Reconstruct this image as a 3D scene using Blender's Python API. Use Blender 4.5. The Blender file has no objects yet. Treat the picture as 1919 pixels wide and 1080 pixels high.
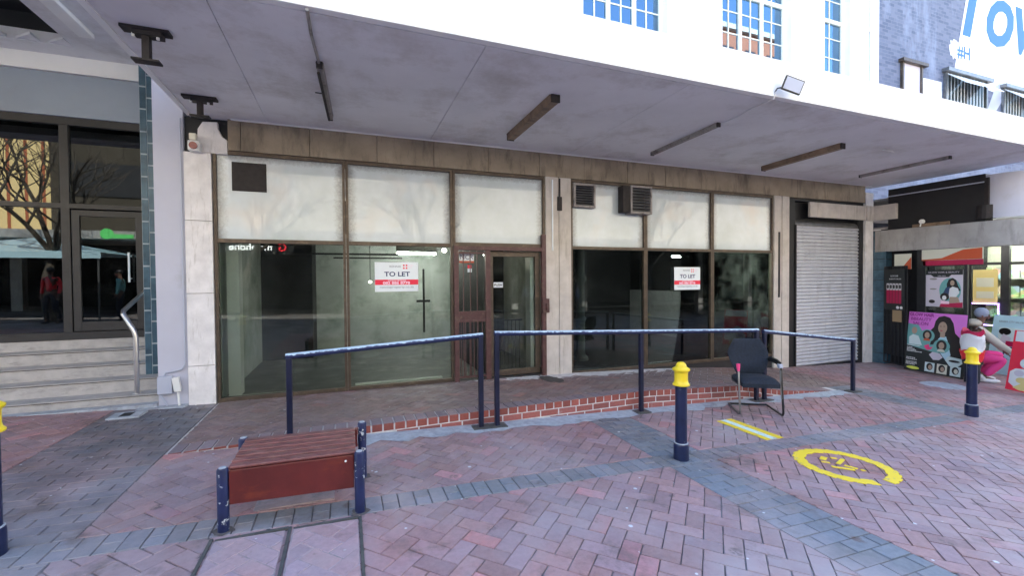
import bpy, math, random
from mathutils import Vector, Matrix
R = math.radians
sc = bpy.context.scene
COL = sc.collection
# ------------------------------------------------------------------ camera
F, YAW, PIT, ROLL = 822.0, R(20.7), R(-1.1), 0.008
CAM = Vector((0, 0, 1.545))
r0 = Vector((math.cos(YAW), -math.sin(YAW), 0))
hv = Vector((math.sin(YAW), math.cos(YAW), 0))
fw = hv * math.cos(PIT) + Vector((0, 0, math.sin(PIT)))
u0 = r0.cross(fw)
RR = r0 * math.cos(ROLL) - u0 * math.sin(ROLL)
UU = u0 * math.cos(ROLL) + r0 * math.sin(ROLL)
cd = bpy.data.cameras.new('camera')
cam = bpy.data.objects.new('camera', cd); COL.objects.link(cam)
cd.sensor_width = 36; cd.lens = 36 * F / 1919.0; cd.clip_start = 0.05; cd.clip_end = 2000
m = Matrix((RR, UU, -fw)).transposed().to_4x4(); m.translation = CAM
cam.matrix_world = m
sc.camera = cam
# ------------------------------------------------------------------ sky, sun, exposure
SUN_EL, SUN_AZ = R(43), R(14)          # azimuth measured from +Y towards +X
w = bpy.data.worlds.new('World'); sc.world = w; w.use_nodes = True
nt = w.node_tree
sky = nt.nodes.new('ShaderNodeTexSky'); sky.sky_type = 'NISHITA'; sky.sun_disc = False
sky.sun_elevation = SUN_EL; sky.sun_rotation = SUN_AZ; sky.air_density = 1.0; sky.dust_density = 0.6; sky.ozone_density = 1.0
bg = nt.nodes['Background']; bg.inputs[1].default_value = 0.15
nt.links.new(sky.outputs[0], bg.inputs[0])
sd = bpy.data.lights.new('sun', 'SUN'); sun = bpy.data.objects.new('sun', sd); COL.objects.link(sun)
sd.energy = 4.5; sd.angle = R(0.5); sd.color = (1.0, 0.95, 0.87)
dsun = Vector((math.sin(SUN_AZ) * math.cos(SUN_EL), math.cos(SUN_AZ) * math.cos(SUN_EL), math.sin(SUN_EL)))
sun.rotation_euler = (-dsun).to_track_quat('-Z', 'Y').to_euler()
vs = sc.view_settings
vs.view_transform = 'Standard'; vs.look = 'None'; vs.gamma = 1; vs.use_curve_mapping = False
vs.exposure = 2.75
sc.cycles.use_denoising = True
sc.cycles.max_bounces = 8; sc.cycles.diffuse_bounces = 4; sc.cycles.glossy_bounces = 4
sc.cycles.transparent_max_bounces = 12; sc.cycles.transmission_bounces = 4
sc.cycles.sample_clamp_indirect = 6

S = -0.0335                              # the street falls towards +X
def gz(x): return S * x
def interp(t, x):
    if x <= t[0][0]: return t[0][1]
    for (a, za), (b, zb) in zip(t, t[1:]):
        if x <= b: return za + (zb - za) * (x - a) / (b - a)
    return t[-1][1]
WF = [(-1.5, .052), (0, .088), (1.4, .105), (3.6, .118), (5.2, .03), (6, -.12), (7.1, -.234), (9, gz(9) + .004)]
WB = [(-1.5, .054), (1.5, .042), (3.4, .008), (5, -.05), (6.4, -.13), (7.8, -.25), (9, gz(9) + .004)]
def wz(x, y):
    t = min(1, max(0, (y - 4.6) / 1.73)); return max(interp(WF, x) * (1 - t) + interp(WB, x) * t, gz(x) + .003)

# ------------------------------------------------------------------ materials
class NT:
    def __init__(s, name):
        s.m = bpy.data.materials.new(name); s.m.use_nodes = True
        s.t = s.m.node_tree; s.p = s.t.nodes['Principled BSDF']; s.o = s.t.nodes['Material Output']
        g = s.t.nodes.new('ShaderNodeNewGeometry'); s.pos = g.outputs['Position']
    def n(s, k, **kw):
        x = s.t.nodes.new(k)
        for a, v in kw.items(): setattr(x, a, v)
        return x
    def l(s, a, b): s.t.links.new(a, b)
    def noise(s, scale, detail=4, rough=.6, vec=None, stretch=None):
        x = s.n('ShaderNodeTexNoise'); x.inputs['Scale'].default_value = scale
        x.inputs['Detail'].default_value = detail; x.inputs['Roughness'].default_value = rough
        v = vec or s.pos
        if stretch:
            mp = s.n('ShaderNodeMapping'); mp.inputs['Scale'].default_value = stretch; s.l(v, mp.inputs[0]); v = mp.outputs[0]
        s.l(v, x.inputs['Vector']); return x.outputs['Fac']
    def ramp(s, fac, stops):
        x = s.n('ShaderNodeValToRGB'); e = x.color_ramp.elements
        while len(e) > len(stops): e.remove(e[-1])
        while len(e) < len(stops): e.new(1)
        for q, (p, c) in zip(e, stops): q.position = p; q.color = (*c, 1) if len(c) == 3 else c
        s.l(fac, x.inputs[0]); return x.outputs[0]
    def val(s, fac, a, b):
        return s.ramp(fac, [(a, (0, 0, 0)), (b, (1, 1, 1))])
    def mix(s, fac, a, b, mode='MIX'):
        x = s.n('ShaderNodeMix', data_type='RGBA', blend_type=mode)
        for k, v in ((0, fac), (6, a), (7, b)):
            i = x.inputs[k]
            if isinstance(v, (int, float)): i.default_value = v
            elif isinstance(v, tuple): i.default_value = (*v, 1)
            else: s.l(v, i)
        return x.outputs[2]
    def bump(s, h, st, dist=.01):
        b = s.n('ShaderNodeBump'); b.inputs['Strength'].default_value = st; b.inputs['Distance'].default_value = dist
        s.l(h, b.inputs['Height']); s.l(b.outputs[0], s.p.inputs['Normal'])
    def base(s, v):
        if isinstance(v, tuple): s.p.inputs['Base Color'].default_value = (*v, 1)
        else: s.l(v, s.p.inputs['Base Color'])

def mat(name, col, rough=.6, var=.12, scale=6, bump=.15, metal=0, stain=None, sscale=3, samt=(.52, .7), stretch=None, bscale=60):
    t = NT(name)
    a = tuple(c * (1 - var) for c in col); b = tuple(min(1, c * (1 + var)) for c in col)
    c = t.ramp(t.noise(scale, 5), [(.3, a), (.7, b)])
    if stain:
        c = t.mix(t.val(t.noise(sscale, 8, .7, stretch=stretch), *samt), c, stain)
    t.base(c); t.p.inputs['Roughness'].default_value = rough; t.p.inputs['Metallic'].default_value = metal
    if bump: t.bump(t.noise(bscale, 4), bump, .004)
    return t.m
def emat(name, col, st):
    t = NT(name); t.base(tuple(c * .5 for c in col)); t.p.inputs['Emission Color'].default_value = (*col, 1)
    t.p.inputs['Emission Strength'].default_value = st; return t.m
def glass(name, tint=(.76, .80, .77), k=1.0, base=.0, dust=.05, gcol=(.95, 1, .98)):
    t = NT(name); t.t.nodes.remove(t.p)
    tr = t.n('ShaderNodeBsdfTransparent'); tr.inputs[0].default_value = (*tint, 1)
    gl = t.n('ShaderNodeBsdfGlossy'); gl.inputs['Roughness'].default_value = 0.0; gl.inputs[0].default_value = (*gcol, 1)
    fr = t.n('ShaderNodeFresnel'); fr.inputs[0].default_value = 1.5
    ma = t.n('ShaderNodeMath', operation='MULTIPLY_ADD', use_clamp=True); ma.inputs[1].default_value = k; ma.inputs[2].default_value = base
    t.l(fr.outputs[0], ma.inputs[0])
    mx = t.n('ShaderNodeMixShader'); t.l(ma.outputs[0], mx.inputs[0]); t.l(tr.outputs[0], mx.inputs[1]); t.l(gl.outputs[0], mx.inputs[2])
    # dust and wiping smears on the pane
    df = t.n('ShaderNodeBsdfDiffuse'); df.inputs[0].default_value = (.5, .53, .5, 1)
    d = t.ramp(t.noise(2.3, 8, .75), [(.45, (.0, .0, .0)), (.75, (dust, dust, dust))])
    m2 = t.n('ShaderNodeMixShader'); t.l(d, m2.inputs[0]); t.l(mx.outputs[0], m2.inputs[1]); t.l(df.outputs[0], m2.inputs[2])
    t.l(m2.outputs[0], t.o.inputs[0]); return t.m

M = {}
def paver(name, tint_hi, blotch):
    t = NT(name)
    a = t.n('ShaderNodeAttribute', attribute_name='Col')
    c = t.mix(.75, a.outputs['Color'], t.ramp(t.noise(28, 5, .7), [(.25, (.62, .62, .64)), (.75, (1.1, 1.06, 1.04))]), 'MULTIPLY')
    c = t.mix(t.val(t.noise(.9, 7, .65), .45, .72), c, blotch)            # worn, dusty patches
    hue = t.mix(t.val(t.noise(.55, 5, .6), .50, .72), (1, 1, 1), (1.12, .80, .74)); c = t.mix(1.0, c, hue, 'MULTIPLY')   # redder worn areas
    c = t.mix(t.val(t.noise(2.2, 8, .7), .56, .72), c, (.13, .105, .10))     # dark dirt
    c = t.mix(t.val(t.noise(7, 8, .75), .62, .74), c, (.16, .125, .115))
    g = t.n('ShaderNodeTexVoronoi'); g.inputs['Scale'].default_value = 4.2; t.l(t.pos, g.inputs['Vector'])
    spot = t.ramp(g.outputs['Distance'], [(.045, (1, 1, 1)), (.075, (0, 0, 0))])
    keep = t.val(g.outputs['Color'], .5, .52)
    c = t.mix(t.mix(1.0, spot, keep, 'MULTIPLY'), c, tint_hi)
    g2 = t.n('ShaderNodeTexVoronoi'); g2.inputs['Scale'].default_value = 8.5; t.l(t.pos, g2.inputs['Vector'])
    sp2 = t.ramp(g2.outputs['Distance'], [(.05, (1, 1, 1)), (.09, (0, 0, 0))]); kp2 = t.val(g2.outputs['Color'], .55, .6)
    c = t.mix(t.mix(1.0, sp2, kp2, 'MULTIPLY'), c, tint_hi)
    g3 = t.n('ShaderNodeTexVoronoi'); g3.inputs['Scale'].default_value = 3.1; mp3 = t.n('ShaderNodeMapping'); mp3.inputs['Location'].default_value = (3.7, 1.9, 0); t.l(t.pos, mp3.inputs[0]); t.l(mp3.outputs[0], g3.inputs['Vector'])
    sp3 = t.ramp(g3.outputs['Distance'], [(.09, (1, 1, 1)), (.15, (0, 0, 0))]); c = t.mix(t.mix(1.0, sp3, t.val(t.noise(17, 5, .7), .45, .6), 'MULTIPLY'), c, (.13, .10, .10))
    t.base(c)
    t.p.inputs['Roughness'].default_value = .62
    rr = t.ramp(t.noise(5, 6), [(.3, (.45, .45, .45)), (.7, (.8, .8, .8))]); t.l(rr, t.p.inputs['Roughness'])
    t.bump(t.noise(90, 5, .7), .35, .003)
    return t.m
M['paver'] = paver('paving_brick', (.62, .64, .68), (.36, .31, .325))
M['walkpaver'] = paver('walkway_brick', (.45, .45, .46), (.20, .16, .145))
M['mortar'] = mat('joint_sand', (.17, .145, .145), .95, .3, 20, .4, stain=(.32, .33, .34), sscale=1.4, samt=(.5, .65))
M['ground'] = mat('far_paving', (.24, .2, .2), .9, .2, 3)
M['cement'] = mat('cement_haunch', (.36, .39, .43), .9, .2, 14, .5, stain=(.22, .21, .22), sscale=4)
M['coverconc'] = mat('cover_concrete', (.36, .28, .29), .85, .22, 9, .5, stain=(.2, .2, .21), sscale=6)
M['iron'] = mat('iron_frame', (.075, .075, .07), .6, .3, 20, .3)
def brickwall():
    t = NT('ramp_brick')
    a = t.n('ShaderNodeAttribute', attribute_name='Col')
    c = t.mix(.6, a.outputs['Color'], t.ramp(t.noise(35, 5, .7), [(.25, (.6, .6, .6)), (.75, (1.15, 1.1, 1.1))]), 'MULTIPLY')
    c = t.mix(t.val(t.noise(5, 6, .7), .6, .75), c, (.4, .36, .36)); t.base(c)
    t.p.inputs['Roughness'].default_value = .8; t.bump(t.noise(80, 5), .4, .003); return t.m
M['rampbrick'] = brickwall()
M['lightmortar'] = mat('light_mortar', (.58, .56, .56), .95, .2, 15, .4)
M['soffit'] = mat('soffit_paint', (.76, .76, .79), .8, .07, 1.2, .12, stain=(.54, .52, .51), sscale=1.3, samt=(.50, .72))
M['white'] = mat('white_wall_paint', (.86, .86, .85), .7, .03, 2, .1, stain=(.72, .70, .62), sscale=5, samt=(.66, .8))
M['cream'] = mat('cream_reveal_paint', (.78, .74, .6), .6, .04, 3, .05)
M['stonebr'] = mat('brown_stained_stone', (.30, .245, .18), .75, .28, 2.2, .3, stain=(.12, .095, .07), sscale=2.4, samt=(.5, .72), stretch=(3, 3, .7))
M['stonegr'] = mat('greyish_stone', (.55, .51, .47), .75, .14, 5, .3, stain=(.30, .27, .22), sscale=2.0, samt=(.55, .75), stretch=(5, 5, .6))
M['stonewh'] = mat('weathered_white_stone', (.76, .74, .74), .75, .12, 6, .4, stain=(.42, .39, .36), sscale=3.5, samt=(.55, .78), stretch=(6, 6, .8))
M['greywall'] = mat('lavender_grey_paint', (.50, .51, .60), .55, .05, 2, .1, stain=(.36, .36, .36), sscale=1.2, samt=(.58, .8))
M['tile'] = mat('teal_tile', (.055, .11, .15), .25, .35, 5, .05)
M['grout'] = mat('grout', (.35, .42, .46), .9, .1, 10)
M['step'] = mat('terrazzo_step', (.42, .40, .39), .7, .14, 8, .2, stain=(.26, .25, .24), sscale=4, stretch=(1, 3, 3))
M['stepdark'] = mat('step_joint', (.03, .03, .03), .9)
M['bronze'] = mat('bronze_aluminium', (.085, .062, .045), .45, .2, 8, .1, .3, stain=(.16, .12, .08), sscale=9)
M['dkframe'] = mat('dark_frame', (.022, .022, .024), .45, .2, 8, .05)
M['maroon'] = mat('maroon_gate_paint', (.085, .035, .035), .5, .25, 12, .2, stain=(.14, .09, .07), sscale=15)
M['black'] = mat('black_paint', (.012, .012, .014), .55, .2, 6)
M['glass'] = glass('shop_glass')
M['glassdk'] = glass('dark_glass', (.22, .22, .20), 1.25, .01, .02)
M['glassrt'] = glass('tinted_shop_glass', (.42, .46, .45), 1.0, .0, .025)
M['glasssky'] = glass('upper_window_glass', (.3, .32, .34), 2.0, .20, .0, (.45, .72, 1))
def film():
    t = NT('frosted_film')
    tc = t.n('ShaderNodeTexCoord'); sp = t.n('ShaderNodeSeparateXYZ'); t.l(tc.outputs['Generated'], sp.inputs[0])
    def edge(o):
        a = t.n('ShaderNodeMath', operation='SUBTRACT'); a.inputs[0].default_value = .5; t.l(o, a.inputs[1])
        b = t.n('ShaderNodeMath', operation='ABSOLUTE'); t.l(a.outputs[0], b.inputs[0]); return b.outputs[0]
    mx = t.n('ShaderNodeMath', operation='MAXIMUM'); t.l(edge(sp.outputs[0]), mx.inputs[0])
    up = t.n('ShaderNodeMath', operation='SUBTRACT'); t.l(sp.outputs[2], up.inputs[0]); up.inputs[1].default_value = .5
    t.l(up.outputs[0], mx.inputs[1])
    ad = t.n('ShaderNodeMath', operation='MULTIPLY_ADD'); t.l(t.noise(30, 6, .8), ad.inputs[0]); ad.inputs[1].default_value = .12; t.l(mx.outputs[0], ad.inputs[2])
    grime_shade = t.ramp(ad.outputs[0], [(.48, (0, 0, 0)), (.56, (.75, .75, .75))])
    c = t.ramp(t.noise(1.3, 5), [(.3, (.47, .54, .55)), (.7, (.64, .71, .76))])
    c = t.mix(t.val(t.noise(.9, 3), .55, .8), c, (.64, .58, .52))
    t.base(t.mix(grime_shade, c, (.10, .09, .09)))
    t.p.inputs['Roughness'].default_value = .4
    t.p.inputs['Coat Weight'].default_value = .75; t.p.inputs['Coat Roughness'].default_value = .035; t.p.inputs['Coat IOR'].default_value = 1.5
    return t.m
M['film'] = film()
M['navy'] = mat('navy_paint', (.008, .015, .055), .35, .3, 10, .1, stain=(.30, .34, .38), sscale=16, samt=(.66, .69))
M['navyrail'] = mat('railing_post_paint', (.006, .009, .030), .35, .3, 10, .1, stain=(.35, .42, .46), sscale=22, samt=(.70, .73))
M['navychip'] = mat('chipped_navy_paint', (.009, .017, .07), .4, .3, 10, .15, stain=(.50, .52, .52), sscale=11, samt=(.585, .60))
def railtop():
    t = NT('worn_rail_paint')
    sp = t.n('ShaderNodeSeparateXYZ'); g = t.n('ShaderNodeNewGeometry'); t.l(g.outputs['Normal'], sp.inputs[0])
    a = t.n('ShaderNodeMath', operation='MULTIPLY_ADD'); t.l(t.noise(26, 6, .75), a.inputs[0]); a.inputs[1].default_value = 2.2; t.l(sp.outputs[2], a.inputs[2])
    hf = t.n('ShaderNodeMath', operation='MULTIPLY'); t.l(a.outputs[0], hf.inputs[0]); hf.inputs[1].default_value = .4
    w_ = t.ramp(hf.outputs[0], [(.585, (0, 0, 0)), (.615, (1, 1, 1))])     # paint rubbed off the top where hands slide
    t.base(t.mix(w_, (.014, .024, .085), (.46, .60, .72))); t.p.inputs['Roughness'].default_value = .45; return t.m
M['railtop'] = railtop()
M['yellow'] = mat('yellow_enamel', (.85, .62, .02), .4, .06, 10, .1, stain=(.5, .36, .04), sscale=12, samt=(.68, .75))
def linepaint(name, c1):
    t = NT(name); wear = t.val(t.noise(16, 8, .75), .57, .63)
    t.base(t.mix(wear, c1, (.30, .25, .25))); t.p.inputs['Roughness'].default_value = .6; t.bump(t.noise(90, 4), .3, .003); return t.m
M['lineyellow'] = linepaint('yellow_line_paint', (.88, .64, .03))
M['linewhite'] = linepaint('pale_line_paint', (.62, .76, .70))
M['redwood'] = mat('red_brown_wood', (.11, .016, .013), .35, .25, 4, .1, stain=(.19, .035, .014), sscale=2.5, samt=(.56, .72), stretch=(1, 1, 2.5))
M['slatwood'] = mat('slat_wood', (.17, .06, .058), .4, .3, 10, .15, stain=(.22, .11, .10), sscale=9)
M['darkred'] = mat('dark_red_lens', (.22, .015, .015), .2, .1)
M['fabric'] = mat('navy_black_fabric', (.014, .020, .032), .9, .3, 40, .6, bscale=350)
M['blackmetal'] = mat('black_tube', (.012, .012, .012), .35, .1)
M['greymetal'] = mat('dull_grey_metal', (.22, .22, .22), .4, .2, 9, .1, .7)
M['steel'] = mat('stainless_steel', (.55, .55, .56), .28, .1, 8, .05, 1)
M['pinkplastic'] = mat('pink_tape', (.85, .06, .22), .4, .08)
M['rust'] = mat('rusted_black_steel', (.02, .016, .016), .7, .4, 14, .3, stain=(.12, .07, .05), sscale=9, samt=(.6, .75))
M['batten'] = mat('dusty_grey_batten', (.27, .25, .24), .6, .25, 5, .1, stain=(.08, .06, .055), sscale=7)
M['battenbr'] = mat('rust_brown_batten', (.22, .15, .10), .6, .3, 5, .1, stain=(.08, .05, .04), sscale=7)
M['concrete'] = mat('weathered_concrete', (.36, .35, .34), .85, .15, 3, .4, stain=(.20, .19, .18), sscale=2.2, samt=(.5, .75), stretch=(2, 2, .5))
M['galv'] = mat('galvanised_slats', (.55, .57, .62), .45, .08, 3, .05, .25, stain=(.42,.43,.47), sscale=3, stretch=(3,3,.6))
M['bluebrick'] = None
M['paper'] = mat('white_board', (.80, .86, .9), .35, .02, 3, 0)
def flat(name, c, r=.4): M[name] = mat(name, c, r, .02, 5, 0); return M[name]
flat('navy_ink', (.01, .02, .12)); flat('red_ink', (.82, .02, .06)); flat('grey_ink', (.22, .25, .30)); flat('pink_ink', (.95, .62, .75))
flat('plastic_white', (.75, .76, .75)); flat('plastic_grey', (.45, .48, .58)); flat('skin', (.13, .065, .045), .5)
flat('pink_cloth', (.75, .05, .25), .8); flat('beige_cloth', (.42, .39, .34), .85); flat('blue_cloth', (.24, .27, .36), .85)
flat('white_cloth', (.7, .7, .72), .8); flat('red_plastic', (.75, .03, .04), .3); flat('dark_cloth', (.03, .03, .04), .9)
flat('magenta', (.72, .20, .66)); flat('magenta_dark', (.30, .02, .25)); flat('near_black', (.015, .02, .02)); flat('hair', (.01, .008, .008))
flat('print_skin', (.42, .30, .22)); flat('print_teal', (.16, .40, .38)); flat('print_cream', (.66, .66, .55)); flat('print_pale', (.60, .72, .72))
flat('lime', (.72, .78, .12)); flat('crimson', (.45, .01, .07)); flat('print_white', (.75, .76, .76)); flat('orange_red', (.55, .09, .03))
flat('sky_print', (.45, .66, .76)); flat('print_navy', (.03, .06, .14)); flat('card', (.35, .25, .14), .9); flat('amber', (.8, .5, .08))
flat('mural_blue', (.05, .17, .55), .7); flat('warm_yellow', (.75, .62, .25)); flat('lavender_print', (.6, .55, .62))
M['tube'] = emat('lit_tube', (1, .98, .92), 42)
M['bulb'] = emat('lit_bulb', (1, .9, .75), 20)
M['signlit'] = emat('backlit_white_letters', (1, 1, 1), 2.2)
M['signred'] = emat('backlit_red_letters', (1, .03, .05), 1.6)
M['signgreen'] = emat('backlit_green_letters', (.15, .8, .2), .6)
M['led'] = emat('violet_led', (.45, .25, 1), 2.5)

# ------------------------------------------------------------------ mesh helpers
class MB:
    def __init__(s): s.v = []; s.f = []; s.c = []; s.cc = None
    def add(s, vs_, fs):
        b = len(s.v); s.v += [tuple(v) for v in vs_]; s.f += [tuple(b + i for i in f) for f in fs]; s.c += [s.cc] * len(fs)
    def box(s, x0, x1, y0, y1, z0, z1, rot=None):
        P = [(x, y, z) for x in (x0, x1) for y in (y0, y1) for z in (z0, z1)]
        if rot: P = [rot @ Vector(p) for p in P]
        s.add(P, [(0, 1, 3, 2), (4, 6, 7, 5), (0, 4, 5, 1), (2, 3, 7, 6), (0, 2, 6, 4), (1, 5, 7, 3)]); return s
    def hexa(s, P): s.add(P, [(0, 1, 2, 3), (7, 6, 5, 4), (0, 4, 5, 1), (1, 5, 6, 2), (2, 6, 7, 3), (3, 7, 4, 0)]); return s
    def tube(s, pts, r, n=8, cap=True):
        pts = [Vector(p) for p in pts]; rs = r if isinstance(r, (list, tuple)) else [r] * len(pts); b = len(s.v); up = None
        for i, p in enumerate(pts):
            d = (pts[min(i + 1, len(pts) - 1)] - pts[max(i - 1, 0)]).normalized()
            if up is None: up = Vector((0, 0, 1)) if abs(d.z) < .9 else Vector((1, 0, 0))
            a = d.cross(up).normalized(); c = a.cross(d).normalized(); up = c
            for k in range(n):
                t = 2 * math.pi * k / n + math.pi / n; s.v.append(tuple(p + (a * math.cos(t) + c * math.sin(t)) * rs[i]))
        for i in range(len(pts) - 1):
            for k in range(n):
                s.f.append((b + i * n + k, b + i * n + (k + 1) % n, b + (i + 1) * n + (k + 1) % n, b + (i + 1) * n + k)); s.c.append(s.cc)
        if cap:
            s.f.append(tuple(b + k for k in range(n))[::-1]); s.c.append(s.cc)
            s.f.append(tuple(b + (len(pts) - 1) * n + k for k in range(n))); s.c.append(s.cc)
        return s
    def lathe(s, prof, c, n=24):
        b = len(s.v)
        for r_, z in prof:
            for k in range(n): s.v.append((c[0] + r_ * math.cos(2 * math.pi * k / n), c[1] + r_ * math.sin(2 * math.pi * k / n), c[2] + z))
        for i in range(len(prof) - 1):
            for k in range(n): s.f.append((b + i * n + k, b + i * n + (k + 1) % n, b + (i + 1) * n + (k + 1) % n, b + (i + 1) * n + k)); s.c.append(s.cc)
        s.f.append(tuple(b + (len(prof) - 1) * n + k for k in range(n))); s.c.append(s.cc)
        s.f.append(tuple(b + k for k in range(n))[::-1]); s.c.append(s.cc); return s
    def prism(s, poly, fn, d0, d1):     # poly of (a,b) mapped by fn(a,b,depth)
        n = len(poly)
        s.add([fn(a, b, d0) for a, b in poly] + [fn(a, b, d1) for a, b in poly],
              [tuple(range(n)), tuple(range(2 * n - 1, n - 1, -1))] + [(i, n + i, n + (i + 1) % n, (i + 1) % n) for i in range(n)]); return s
    def blob(s, c, r, n=10, mtx=None):
        b = len(s.v); rx, ry, rz = r if isinstance(r, tuple) else (r, r, r)
        for i in range(1, n):
            for k in range(2 * n):
                a, t = math.pi * i / n, math.pi * k / n
                p = Vector((rx * math.sin(a) * math.cos(t), ry * math.sin(a) * math.sin(t), rz * math.cos(a)))
                if mtx: p = mtx @ p
                s.v.append(tuple(Vector(c) + p))
        m_ = 2 * n
        for i in range(n - 2):
            for k in range(m_): s.f.append((b + i * m_ + k, b + (i + 1) * m_ + k, b + (i + 1) * m_ + (k + 1) % m_, b + i * m_ + (k + 1) % m_)); s.c.append(s.cc)
        s.f.append(tuple(b + k for k in range(m_))); s.c.append(s.cc)
        s.f.append(tuple(b + (n - 2) * m_ + k for k in range(m_))[::-1]); s.c.append(s.cc); return s
ORG = {}
def obj(name, mb, mt, parent=None, local=False, bevel=0, smooth=False, label=None):
    me = bpy.data.meshes.new(name)
    off = ORG.get(parent.name, Vector()) if parent and not local else Vector()
    me.from_pydata([tuple(Vector(v) - off) for v in mb.v] if parent and not local else mb.v, [], mb.f)
    if any(c is not None for c in mb.c):
        at = me.color_attributes.new('Col', 'FLOAT_COLOR', 'CORNER'); i = 0
        for p, c in zip(me.polygons, mb.c):
            c = c or (1, 1, 1)
            for _ in p.loop_indices: at.data[i].color = (*c, 1); i += 1
    me.update()
    import bmesh
    b = bmesh.new(); b.from_mesh(me); bmesh.ops.recalc_face_normals(b, faces=b.faces); b.to_mesh(me); b.free()
    me.materials.append(M[mt] if isinstance(mt, str) else mt)
    o = bpy.data.objects.new(name, me); COL.objects.link(o)
    if parent: o.parent = parent; ORG[o.name] = ORG.get(parent.name, Vector())
    else: ORG[o.name] = Vector()
    if smooth:
        for p in me.polygons: p.use_smooth = True
        try: me.set_sharp_from_angle(angle=R(35))
        except Exception: pass
    if bevel:
        md = o.modifiers.new('bevel', 'BEVEL'); md.width = bevel; md.segments = 2; md.limit_method = 'ANGLE'
    if label: o['label'] = label
    return o
def thing(name, label, cat, loc=(0, 0, 0), rotz=0, group=None):
    o = bpy.data.objects.new(name, None); COL.objects.link(o); o.location = loc; o.rotation_euler = (0, 0, rotz)
    o.empty_display_size = .1
    ORG[o.name] = Vector(loc); o['label'] = label; o['category'] = cat
    if group: o['group'] = group
    return o
def tag(o, label, cat, group=None):
    o['label'] = label; o['category'] = cat
    if group: o['group'] = group
    return o
def struct(o): o['kind'] = 'structure'; return o
def dup(root, loc, rotz, label, group=None):
    r = root.copy(); COL.objects.link(r); r.location = loc; r.rotation_euler = (0, 0, rotz); r['label'] = label
    if group: r['group'] = group
    for ch in list(root.children):
        c = ch.copy(); COL.objects.link(c); c.parent = r
        for g in list(ch.children):
            d = g.copy(); COL.objects.link(d); d.parent = c
    return r
def text(name, s, size, fn, mt, parent, bold=0, depth=.002, local=False, width=None, shear=0, label=None, spacing=1.0):
    """lettering as a mesh; fn(a,b,d) maps text plane to the world; centred when width is given"""
    cu = bpy.data.curves.new('t', 'FONT'); cu.body = s; cu.size = size; cu.offset = bold; cu.shear = shear; cu.space_character = spacing
    cu.resolution_u = 3; cu.extrude = depth / 2
    to = bpy.data.objects.new('t', cu); COL.objects.link(to)
    dg = bpy.context.evaluated_depsgraph_get(); dg.update()
    me = bpy.data.meshes.new_from_object(to.evaluated_get(dg))
    vs_ = [v.co.copy() for v in me.vertices]; fs = [tuple(p.vertices) for p in me.polygons]
    bpy.data.objects.remove(to); bpy.data.curves.remove(cu)
    x0 = min(v.x for v in vs_); x1 = max(v.x for v in vs_)
    k = 1
    if width: k = width / (x1 - x0)
    mb = MB(); mb.v = [tuple(fn((v.x - (x0 + x1) / 2) * k if width else v.x - x0, v.y, v.z)) for v in vs_]; mb.f = fs; mb.c = [None] * len(fs)
    return obj(name, mb, mt, parent, local, label=label)

# ------------------------------------------------------------------ ground
def slope_quad(mb, x0, x1, y0, y1, z): mb.add([(x0, y0, gz(x0) + z), (x1, y0, gz(x1) + z), (x1, y1, gz(x1) + z), (x0, y1, gz(x0) + z)], [(0, 1, 2, 3)])
g = MB(); slope_quad(g, -150, 150, -150, 150, -.012); struct(obj('ground', g, 'mortar'))
random.seed(4)
def clip(poly, x0, x1, y0, y1):
    for ax, lim, sg in ((0, x0, 1), (0, x1, -1), (1, y0, 1), (1, y1, -1)):
        out = []
        for i, p in enumerate(poly):
            q = poly[(i + 1) % len(poly)]; a = (p[ax] - lim) * sg; b = (q[ax] - lim) * sg
            if a >= 0: out.append(p)
            if (a > 0 and b < 0) or (a < 0 and b > 0):
                t = a / (a - b); out.append((p[0] + (q[0] - p[0]) * t, p[1] + (q[1] - p[1]) * t))
        poly = out
        if len(poly) < 3: return []
    return poly
def brick(mb, poly, zf, col, inset=.0028, ch=.003, jit=.0016):
    if len(poly) < 3: return
    cx = sum(p[0] for p in poly) / len(poly); cy = sum(p[1] for p in poly) / len(poly)
    ar = abs(sum(poly[i][0] * poly[(i + 1) % len(poly)][1] - poly[(i + 1) % len(poly)][0] * poly[i][1] for i in range(len(poly)))) / 2
    if ar < .0006: return
    def sh(d):
        o = []
        for x, y in poly:
            L = math.hypot(x - cx, y - cy) or 1; k = max(0, 1 - d * 1.5 / L); o.append((cx + (x - cx) * k, cy + (y - cy) * k))
        return o
    a, b = sh(inset), sh(inset + ch); dz = random.uniform(-jit, jit); n = len(poly)
    tx, ty = random.uniform(-.006, .006), random.uniform(-.006, .006)
    mb.cc = col
    mb.add([(x, y, zf(x, y) - .007) for x, y in a] + [(x, y, zf(x, y) + dz + tx * (x - cx) + ty * (y - cy)) for x, y in b],
           [tuple(range(n, 2 * n))] + [(i, (i + 1) % n, n + (i + 1) % n, n + i) for i in range(n)])
def vary(c, k=.14, odd=0):
    f = 1 + random.uniform(-k, k); c = [v * f for v in c]; q_ = random.uniform(-.06, .06); c = [c[0] * (1 + q_), c[1], c[2] * (1 - q_)]
    if random.random() < odd: c = [min(1, c[0] * 1.32), c[1] * 1.02, c[2] * 1.02]
    return tuple(c)
L_, W_ = .222, .111
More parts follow.
